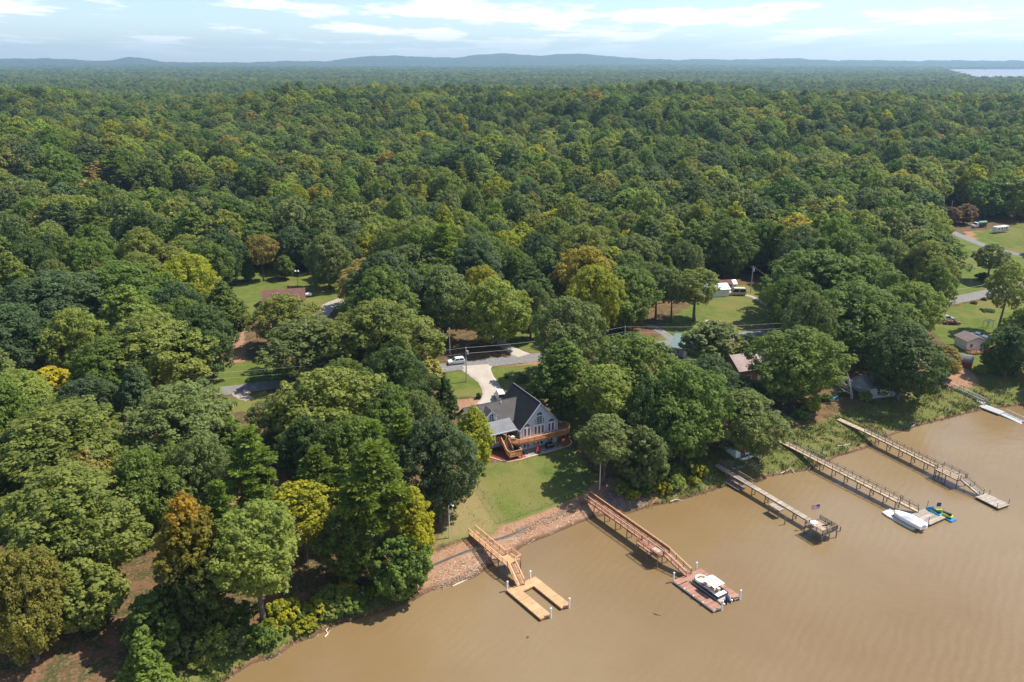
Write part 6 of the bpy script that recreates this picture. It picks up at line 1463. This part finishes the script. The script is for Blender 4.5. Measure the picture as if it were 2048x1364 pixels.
r0 = pe + X * 2.6; r1 = r0 + X * 4.2; r1[2] = .6; walkway(dE, r0, r1, 1.3, GRW, GRD, (1, 1), GRD, mid=1, piles=0)
pf = r1 + X * 2.3; pf[2] = .5; plat(dE, ccw([tuple((pf + X * i + Y * j)[:2]) for i, j in ((-2.3, -1.6), (2.4, -1.6), (2.4, 1.6), (-2.3, 1.6))]), .5, GRW, GRD, atan2(Y[1], Y[0]), wd=.2); MB().prism(ccw([tuple((pf + X * i + Y * j)[:2]) for i, j in ((-2.1, -1.4), (2.2, -1.4), (2.2, 1.4), (-2.1, 1.4))]), -.15, .27).build('float_drum', FLOATB, dE)
for i, j in ((-1.8, 1.7), (2.1, -1.7), (2.1, 1.7)): piling(dE, (pf + X * i + Y * j), 1.3, .06, GRD, name='pole')
# dock F: white aluminium gangway
dF = thing('gangway_dock', 'white aluminium gangway dock at the right edge', 'dock'); f0, f1 = G2(1887, 769, 1.6), G2(1970, 807, .7); X, Y = walkway(dF, f0, f1, 1.5, ALU, ALU, (1, 1), ALU, mid=1, piles=0, post_step=1.2)
pq = G2(1984, 818, .5); plat(dF, ccw([tuple((pq + X * i + Y * j)[:2]) for i, j in ((-2.6, -1.3), (2.6, -1.3), (2.6, 1.3), (-2.6, 1.3))]), .5, ALU, ALU, atan2(Y[1], Y[0])); walkway(dF, pq + X * 2.7 + (0, 0, .1), pq + X * 16 + (0, 0, .1), 2.0, ALU, ALU, (1, 0), ALU, mid=1, piles=0, post_step=1.2)
for k in range(6): q = pq + X * (-2 + 3.2 * k); MB().tube([(q[0], q[1], -1), (q[0], q[1], .25)], .18, 8).build('float_drum', FLOATB, dF)

# ------------------------------------------------------------------ pontoon boat in the slip
CREAM2 = paint('cream_vinyl', (.66, .59, .47), .6, .1, 3); CANV = paint('white_canvas', (.80, .76, .70), .7, .05, 1.5); NAVY = paint('navy_hull_panel', (.035, .045, .075), .35, .15, 2); NAVYM = paint('navy_motor_cowl', (.03, .05, .12), .3, .15, 2)
cq = BQ(1.95 + (WB - 1.35 - 1.95) / 2, 5.1); pb = thing('pontoon_boat', 'pontoon boat with white bimini top in the slip of the brown dock', 'boat', (cq[0], cq[1], .0), atan2(nB[1], nB[0]))
for sy in (-.85, .85): MB().tube([(-3.4, sy, .28), (2.6, sy, .28), (3.2, sy, .36), (3.6, sy, .5)], [.32, .32, .24, .04], 12).build('pontoon', CHROME, pb, smooth=True)
# local +x is towards the lake (stern); the bow faces the shore
MB().b2(-3.5, 3.0, -1.22, 1.22, .55, .68).build('deck', paint('tan_carpet', (.45, .37, .28), .9, .15, 4), pb)
for sy in (-1, 1):
    MB().b2(-2.9, 2.3, sy * 1.17 - .025, sy * 1.17 + .025, .69, 1.18).build('side_panel', NAVY, pb); MB().bar((-3.1, sy * 1.17, 1.22), (2.3, sy * 1.17, 1.22), .05, .05).build('side_rail', CHROME, pb)
for x_ in (-3.1, 2.32): MB().b2(x_ - .025, x_ + .025, -1.1, 1.1, .7, 1.15).build('end_panel', NAVY if x_ > 0 else CREAM2, pb)
cov = MB(); cov.tube([(-2.3 + 1.05 * cos(t_) * .95, 1.0 * sin(t_) * .92, 1.2) for t_ in np.linspace(0, 2 * pi, 17)], .22, 8, cap=False); cov.build('bow_sofa', CREAM2, pb, smooth=True)
MB().b2(-2.9, -1.6, -.55, .55, .69, 1.05).build('bow_cover', CREAM2, pb)
MB().b2(-.9, 1.2, -1.1, -.55, .69, 1.1).build('bench_seat', CREAM2, pb); MB().b2(1.5, 2.25, -1.0, 1.0, .69, 1.12).build('sun_pad', CANV, pb); MB().b2(-.5, .1, .3, .95, .69, 1.45).build('console', GREYW, pb); MB().tube([(.16, .62, 1.4), (.2, .62, 1.45)], .2, 10).build('steering_wheel', BLACK, pb)
MB().b2(.5, 1.0, .35, .9, .69, 1.15).build('helm_seat', CREAM2, pb)
bm = MB(); xs_ = np.linspace(-1.2, 1.5, 5)
for i in range(4):
    for k in range(6):
        y0, y1 = -1.15 + k * 2.3 / 6, -1.15 + (k + 1) * 2.3 / 6; hh = lambda y_, x_: 2.45 - .12 * (y_ / 1.15) ** 2 - .05 * ((x_ - .15) / 1.35) ** 2
        bm.slab((xs_[i], y0, hh(y0, xs_[i])), (xs_[i + 1], y0, hh(y0, xs_[i + 1])), (xs_[i + 1], y1, hh(y1, xs_[i + 1])), (xs_[i], y1, hh(y1, xs_[i])), .05)
bm.build('bimini_top', CANV, pb)
for sy in (-1, 1):
    for x_ in (-1.1, 1.4): MB().bar((.1, sy * 1.17, 1.2), (x_, sy * 1.12, 2.3), .035, .035).build('bimini_strut', CHROME, pb)
om = MB(); om.prism_y([(2.95, .9), (3.45, .95), (3.5, 1.35), (3.3, 1.55), (2.95, 1.5)], -.22, .22); mo = om.build('outboard_motor', NAVYM, pb); MB().b2(3.05, 3.3, -.08, .08, -.1, .9).build('motor_leg', NAVYM, mo); MB().tube([(3.3, 0, .05), (3.42, 0, .05)], .18, 8).build('propeller', CHROME, mo)

# ------------------------------------------------------------------ poles, lamps, wires
POLEW = paint('grey_pole_wood', (.42, .38, .33), .85, .12, 2); LAMPP = paint('pale_lamp_pole', (.62, .57, .50), .7, .08, 1.5)
def lamp_post(pxb, pyb, pyt, label, arm):
    P = gp(pxb, pyb); h = 8
    for _ in range(20):
        q = proj(P[0], P[1], P[2] + h)[1]; h += (q - pyt) / 14
    r = thing('lamp_post', label, 'lamp post', tuple(P)); MB().tube([(0, 0, -.3), (0, 0, h)], [.12, .09], 8).build('pole', LAMPP, r)
    MB().tube([(0, 0, h - .1), (.35 * arm, -.1, h + .1), (.7 * arm, -.2, h + .05)], .04, 6).build('lamp_arm', LAMPP, r); MB().tube([(.7 * arm, -.2, h + .12), (.75 * arm, -.2, h + .02), (.78 * arm, -.2, h - .16)], [.1, .2, .16], 10).build('lamp_head', PVC, r)
lamp_post(899, 1076, 1010, 'pale lamp post on the dry grass left of the orange dock', 1); lamp_post(1199, 979, 919, 'pale lamp post on the clay bank right of the brown dock', 1)
HOOK = {}
def utility_pole(key, pxb, pyb, pyt, label, trans=False, arm=True, rz=0):
    P = gp(pxb, pyb); h = 9
    for _ in range(30):
        q = proj(P[0], P[1], P[2] + h)[1]; h += (q - pyt) * depth_of(P) / FPX * .8
    r = thing('utility_pole', label, 'utility pole', tuple(P), rz); MB().tube([(0, 0, -.5), (0, 0, h)], [.17, .11], 8).build('pole', POLEW, r)
    if arm: MB().box((0, -.12, h - .45), (1.6, .09, .11)).build('crossarm', GRD, r)
    for x_ in ((-.7, 0, .7) if arm else (0,)): MB().tube([(x_, -.1, h - .4), (x_, -.1, h - .15)], [.05, .03], 6).build('insulator', PVC, r)
    if trans: MB().tube([(.35, 0, h - 1.9), (.35, 0, h - 1.0)], .26, 10).build('transformer', ALU, r)
    HOOK[key] = np.array([P[0], P[1], P[2] + h - .15]); return r
utility_pole('a', 933, 764, 694, 'utility pole with grey transformer on the front lawn by the drive', True, False)
utility_pole('b', 1501, 585, 532, 'utility pole behind the beige camper van', True)
utility_pole('c', 1888, 640, 580, 'utility pole beside the right hand road near the parked cars')
utility_pole('d', 1899, 438, 402, 'utility pole in front of the reddish trees')
utility_pole('e', 446, 268, 234, 'utility pole standing alone in the far wood', arm=True)
utility_pole('f', 1248, 700, 652, 'utility pole hidden to its top by the oaks right of the gabled house', arm=False)
utility_pole('g', 900, 712, 655, 'thin utility pole in the shade across the road from the white car', arm=False)
WIRE = paint('bare_wire', (.45, .44, .40), .5, .1, 1)
def wire(p, q, sag, r=.035):
    ts = np.linspace(0, 1, 15); return [tuple(p + (q - p) * t_ - np.array([0, 0, sag * 4 * t_ * (1 - t_)])) for t_ in ts]
wl = thing('power_line', 'pair of power lines strung along the road on the utility poles', 'power line')
hl = gz(325, 752, 13.0); hl2 = gz(100, 775, 13.5)
for p, q, dz in ((hl, HOOK['a'], 0), (HOOK['a'], HOOK['f'], 0), (HOOK['f'], gz(1640, 640, 13), 0), (gz(1640, 640, 13), HOOK['c'], 0), (hl2, hl, 0)):
    for dzz in (0, -1.5): MB().tube(wire(np.array(p) + (0, 0, dzz), np.array(q) + (0, 0, dzz), .8), .02, 4, cap=False).build('wire', WIRE, wl)
MB().tube(wire(HOOK['b'], gz(1640, 610, 10), .7), .02, 4, cap=False).build('wire', WIRE, wl); MB().tube(wire(HOOK['c'], gz(2060, 545, 13), .7), .03, 4, cap=False).build('wire', WIRE, wl)

# ------------------------------------------------------------------ chain link fence round the back lawn
GALV = paint('galvanised_wire', (.20, .20, .18), .5, .1, 2, metal=.3)
fn = thing('chain_link_fence', 'low chain link fence round the back lawn of the gabled house', 'fence')
fp = [gp(*q) for q in ((925, 930), (944, 962), (968, 998), (1000, 1047), (1040, 1033), (1084, 1018), (1125, 1002), (1163, 984))] + [gp(1172, 981), gp(1153, 945), gp(1137, 916), gp(1120, 890)]
fp = [np.array(p) for p in fp]; mesh_ = MB()
for i in range(len(fp) - 1):
    if i == 7: continue
    n_ = max(1, int(np.linalg.norm(fp[i + 1] - fp[i]) / 2.6))
    for k in range(n_):
        pa = fp[i] + (fp[i + 1] - fp[i]) * k / n_; pbb = fp[i] + (fp[i + 1] - fp[i]) * (k + 1) / n_
        pa[2] = zt(pa[0], pa[1]); pbb[2] = zt(pbb[0], pbb[1])
        MB().tube([pa + (0, 0, -.2), pa + (0, 0, 1.2)], .035, 6).build('fence_post', GALV, fn); MB().tube([pa + (0, 0, 1.16), pbb + (0, 0, 1.16)], .02, 5).build('top_rail', GALV, fn)
        for q in range(12):
            t0, t1 = q / 12, (q + 1) / 12; A_ = pa + (pbb - pa) * t0; B_ = pa + (pbb - pa) * t1
            mesh_.bar(A_ + (0, 0, .05), B_ + (0, 0, 1.12), .006, .006); mesh_.bar(A_ + (0, 0, 1.12), B_ + (0, 0, .05), .006, .006)
mesh_.build('wire_mesh', GALV, fn, kind='stuff')

# ------------------------------------------------------------------ timber shore wall, rocks, driftwood, weeds
tw = thing('timber_wall', 'old grey timber retaining wall along the clay beach', 'retaining wall')
tp = [gp(*q) for q in ((838, 1146), (865, 1133), (900, 1118), (930, 1106), (962, 1097))] ; tp2 = [gp(*q) for q in ((976, 1086), (1005, 1078), (1036, 1066), (1056, 1056))]
for pts in (tp, tp2):
    for a_, b_ in zip(pts[:-1], pts[1:]):
        a_, b_ = np.array(a_), np.array(b_)
        for k in range(2): MB().bar(a_ + (0, 0, .12 + .24 * k), b_ + (0, 0, .12 + .24 * k), .2, .22).build('timber', GRD if k else GRW, tw)
def rocks(name, spots, n, smin, smax, mat, label=None):
    V, F, A = [], [], []; o = 0
    base_v = np.array([(0, 0, 1), (.9, 0, .3), (.28, .86, .3), (-.73, .53, .3), (-.73, -.53, .3), (.28, -.86, .3), (.6, .5, -.5), (-.3, .75, -.5), (-.8, 0, -.5), (-.3, -.75, -.5), (.6, -.5, -.5)])
    base_f = [(0, 1, 2), (0, 2, 3), (0, 3, 4), (0, 4, 5), (0, 5, 1), (1, 6, 2), (2, 6, 7), (2, 7, 3), (3, 7, 8), (3, 8, 4), (4, 8, 9), (4, 9, 5), (5, 9, 10), (5, 10, 1), (1, 10, 6)]
    X_, Y_ = [], []
    for poly, fr_ in spots:
        q = gpoly(poly); xs_ = [p[0] for p in q]; ys_ = [p[1] for p in q]; m_ = int(n * fr_); c_ = 0
        while c_ < m_:
            x_, y_ = RNG.uniform(min(xs_), max(xs_)), RNG.uniform(min(ys_), max(ys_))
            if in_poly(np.array([x_]), np.array([y_]), q)[0]: X_.append(x_); Y_.append(y_); c_ += 1
    Zs = zt(np.array(X_), np.array(Y_))
    for x_, y_, z_ in zip(X_, Y_, Zs):
        s_ = RNG.uniform(smin, smax) * (1 if RNG.random() < .85 else 1.8); a_ = RNG.uniform(0, 6.28); c_, d_ = cos(a_), sin(a_)
        v = base_v * RNG.uniform(.7, 1.25, base_v.shape) * (s_, s_ * RNG.uniform(.6, 1), s_ * RNG.uniform(.4, .8))
        v = np.stack([v[:, 0] * c_ - v[:, 1] * d_, v[:, 0] * d_ + v[:, 1] * c_, v[:, 2]], 1) + (x_, y_, z_ + .02)
        V.append(v); F += [(i + o, j + o, k + o) for i, j, k in base_f]; o += len(v); A += [RNG.random()] * len(base_f)
    return tag(link(name, np_mesh(name, np.concatenate(V), np.array(F), [mat], A)), kind='stuff')
STONE = paint('shore_stone', (.25, .165, .115), .9, .3, 2, face=.22); STONE_D = paint('dark_rubble', (.15, .13, .12), .9, .3, 2, face=.3)
rocks('shore_rocks', [([(1025, 1062), (1060, 1047), (1120, 1020), (1168, 1000), (1180, 1012), (1140, 1030), (1080, 1054), (1035, 1074)], .62), ([(840, 1188), (900, 1160), (960, 1130), (985, 1120), (950, 1158), (900, 1176)], .25), ([(460, 1355), (560, 1300), (640, 1262), (645, 1272), (560, 1316), (470, 1362)], .13)], 900, .05, .19, STONE)
rocks('dark_rubble', [([(1205, 985), (1250, 975), (1300, 1000), (1262, 1022), (1215, 1010)], .8), ([(1430, 930), (1480, 905), (1530, 905), (1500, 940), (1450, 955)], .2)], 700, .08, .24, STONE_D)
# litter of broken branches on the clay
tw_ = MB()
for poly, m_ in (([(845, 1180), (890, 1130), (960, 1105), (990, 1115), (940, 1160), (880, 1182)], 260), ([(1005, 1075), (1100, 1045), (1180, 1010), (1190, 1030), (1100, 1070), (1030, 1100)], 160), ([(1445, 925), (1500, 900), (1545, 905), (1520, 935), (1470, 950)], 130), ([(1590, 900), (1680, 890), (1640, 935), (1560, 945)], 25)):
    q = gpoly(poly); xs_ = [p[0] for p in q]; ys_ = [p[1] for p in q]; c_ = 0
    while c_ < m_:
        x_, y_ = RNG.uniform(min(xs_), max(xs_)), RNG.uniform(min(ys_), max(ys_))
        if not in_poly(np.array([x_]), np.array([y_]), q)[0]: continue
        a_ = RNG.uniform(0, pi); l_ = RNG.uniform(.25, 1.1) * (1 if m_ != 130 else 2); z_ = float(zt(x_, y_)) + .05
        tw_.bar((x_, y_, z_), (x_ + l_ * cos(a_), y_ + l_ * sin(a_), z_ + RNG.uniform(-.02, .12)), RNG.uniform(.03, .08), .04); c_ += 1
tw_.build('driftwood_litter', paint('bleached_twigs', (.50, .40, .29), .9, .25, 2, face=.4), kind='stuff')
DRIFT = paint('bleached_driftwood', (.60, .50, .38), .9, .15, 2)
for pts, r_, lab in ((((650, 1278), (656, 1270), (652, 1262), (658, 1255)), .10, 'bent bleached driftwood branch in the water at the lower left shore'), (((905, 1174), (922, 1166), (935, 1160)), .12, 'bleached driftwood log on the clay beach left of the orange dock'), (((1340, 1004), (1352, 1000), (1366, 1003)), .12, 'driftwood log on the weedy shore left of the grey dock'), (((1560, 948), (1572, 943), (1580, 938)), .12, 'driftwood log nearest the tan dock start'),
                      (((1580, 936), (1586, 944), (1590, 950)), .1, 'short driftwood log pointing into the water by the tan dock'), (((1673, 893), (1690, 891), (1702, 888)), .10, 'thin driftwood log between the two right hand timber docks'), (((1822, 855), (1829, 850), (1835, 846)), .16, 'pale driftwood stump on the shore right of the farthest timber dock'), (((1612, 945), (1618, 938), (1622, 934)), .08, 'small driftwood stick at the water right of the tan dock'), (((1306, 1250), (1313, 1253), (1320, 1254)), .1, 'dark log floating in the open water below the pontoon boat')):
    P3 = [gp(*q) for q in pts]; P3 = [np.array([p[0], p[1], max(p[2], -.02) + r_ * .9]) for p in P3]
    o = thing('driftwood', lab, 'driftwood', tuple(P3[0])); MB().tube([p - P3[0] for p in P3], [r_] * (len(P3) - 1) + [r_ * .4], 7).build('log', DRIFT if 'dark' not in lab else GRD, o); MB().tube([P3[1] - P3[0], P3[1] - P3[0] + (.3, .35, .3)], [r_ * .5, r_ * .2], 5).build('branch_stub', DRIFT if 'dark' not in lab else GRD, o)
for px_, py_, h_, lab in ((1569, 1049, 1.6, 'lone dark stake in the water left of the square platform'), (1680, 1062, .9, 'broken stake in the water right of the square platform'), (1056, 1275, .3, 'dark stub barely above the open water below the orange dock')):
    q = G2(px_, py_, 0); o = thing('stake', lab, 'stake', (q[0], q[1], 0)); MB().tube([(0, 0, -1), (0.02, 0, h_)], .1, 7).build('post', GRD, o); MB().tube([(.02, 0, h_), (.04, 0, h_ + .06)], [.12, .05], 7).build('cap', GRD, o)
P = gp(1667, 797); kb = thing('kayak', 'small turquoise kayak on the shore grass under the oaks', 'kayak', (P[0], P[1], P[2]), .5)
MB().tube([(-1.5, 0, .35), (-.9, 0, .2), (.9, 0, .2), (1.5, 0, .35)], [.05, .33, .33, .05], 10).build('hull', AQUA, kb); MB().b2(-.45, .45, -.2, .2, .45, .56).build('cockpit', BLACK, kb)

# shore weeds and grass
def tufts(name, X_, Y_, h0, h1, nb, mat, spread=.35):
    k = len(X_); Zs = zt(X_, Y_); n_ = k * nb
    x_ = np.repeat(X_, nb) + RNG.normal(0, spread, n_); y_ = np.repeat(Y_, nb) + RNG.normal(0, spread, n_); z_ = np.repeat(Zs, nb) - .03
    a_ = RNG.uniform(0, 6.28, n_); h_ = RNG.uniform(h0, h1, n_) * np.repeat(RNG.uniform(.6, 1.3, k), nb); w_ = h_ * RNG.uniform(.10, .22, n_); ln_ = h_ * RNG.uniform(.15, .7, n_); b_ = RNG.uniform(0, 6.28, n_)
    V = np.stack([np.stack([x_ - w_ * np.cos(a_), y_ - w_ * np.sin(a_), z_], 1), np.stack([x_ + w_ * np.cos(a_), y_ + w_ * np.sin(a_), z_], 1), np.stack([x_ + ln_ * np.cos(b_), y_ + ln_ * np.sin(b_), z_ + h_], 1)], 1).reshape(-1, 3)
    return tag(link(name, np_mesh(name, V, np.arange(n_ * 3).reshape(-1, 3), [mat], np.repeat(RNG.random(k), nb) * .6 + RNG.random(n_) * .4)), kind='stuff')
def weedmat(name, a_, b_):
    m, t, b = nodes(name); c = mxc(t, attr(t, 'var'), a_, b_); c = mxc(t, mr(t, nz(t, .15, 3), .4, .65), c, tuple(q * .8 for q in b_))
    t.links.new(c, b.inputs['Base Color']); b.inputs['Roughness'].default_value = .7; b.inputs['Specular IOR Level'].default_value = .2; return m
def sample_shore(x0, x1, d0, d1, n_, clump=.25):
    X_ = RNG.uniform(x0, x1, n_ * 14); Y_ = RNG.uniform(85, 260, n_ * 14); d_ = shore_d(X_, Y_); k_ = (d_ > d0) & (d_ < d1)
    X_, Y_ = X_[k_], Y_[k_]; c_ = (np.sin(X_ * .55 + 1) * np.sin(Y_ * .7) + .6 * np.sin(X_ * 1.4 + Y_ * 1.1) + RNG.normal(0, .45, len(X_))) > -clump
    return X_[c_][:n_], Y_[c_][:n_]
X_, Y_ = sample_shore(float(xb) - 6, 125, .3, 11, 5200); tufts('shore_weeds', X_, Y_, .25, .6, 7, weedmat('shore_weed', (.065, .115, .020), (.19, .19, .045)))
X_, Y_ = sample_shore(float(xb), 125, -.8, .8, 500, -.2); tufts('shore_weeds', X_, Y_, .2, .45, 6, weedmat('brown_weed', (.16, .10, .04), (.26, .18, .08)))
X_, Y_ = sample_shore(-75, float(xa), .4, 6.5, 1900); tufts('shore_weeds', X_, Y_, .3, .8, 7, weedmat('bank_weed', (.05, .10, .016), (.16, .18, .03)))
X_, Y_ = sample_shore(-75, 60, 5, 40, 2600, .1); tufts('forest_grass', X_, Y_, .12, .35, 5, weedmat('forest_weed', (.06, .08, .018), (.16, .13, .05)), .5)

# ------------------------------------------------------------------ haze
hm = bpy.data.materials.new('haze'); hm.use_nodes = True
t = hm.node_tree; t.nodes.clear()
pv = t.nodes.new('ShaderNodeVolumePrincipled'); ou = t.nodes.new('ShaderNodeOutputMaterial')
pv.inputs['Color'].default_value = (.52, .78, 1.0, 1); pv.inputs['Density'].default_value = 8.5e-5; pv.inputs['Anisotropy'].default_value = .3
t.links.new(pv.outputs[0], ou.inputs['Volume'])
hb = MB().b2(-11800, 11800, -900, 14300, -24, 330)
ho = hb.build('haze', hm, kind='stuff')
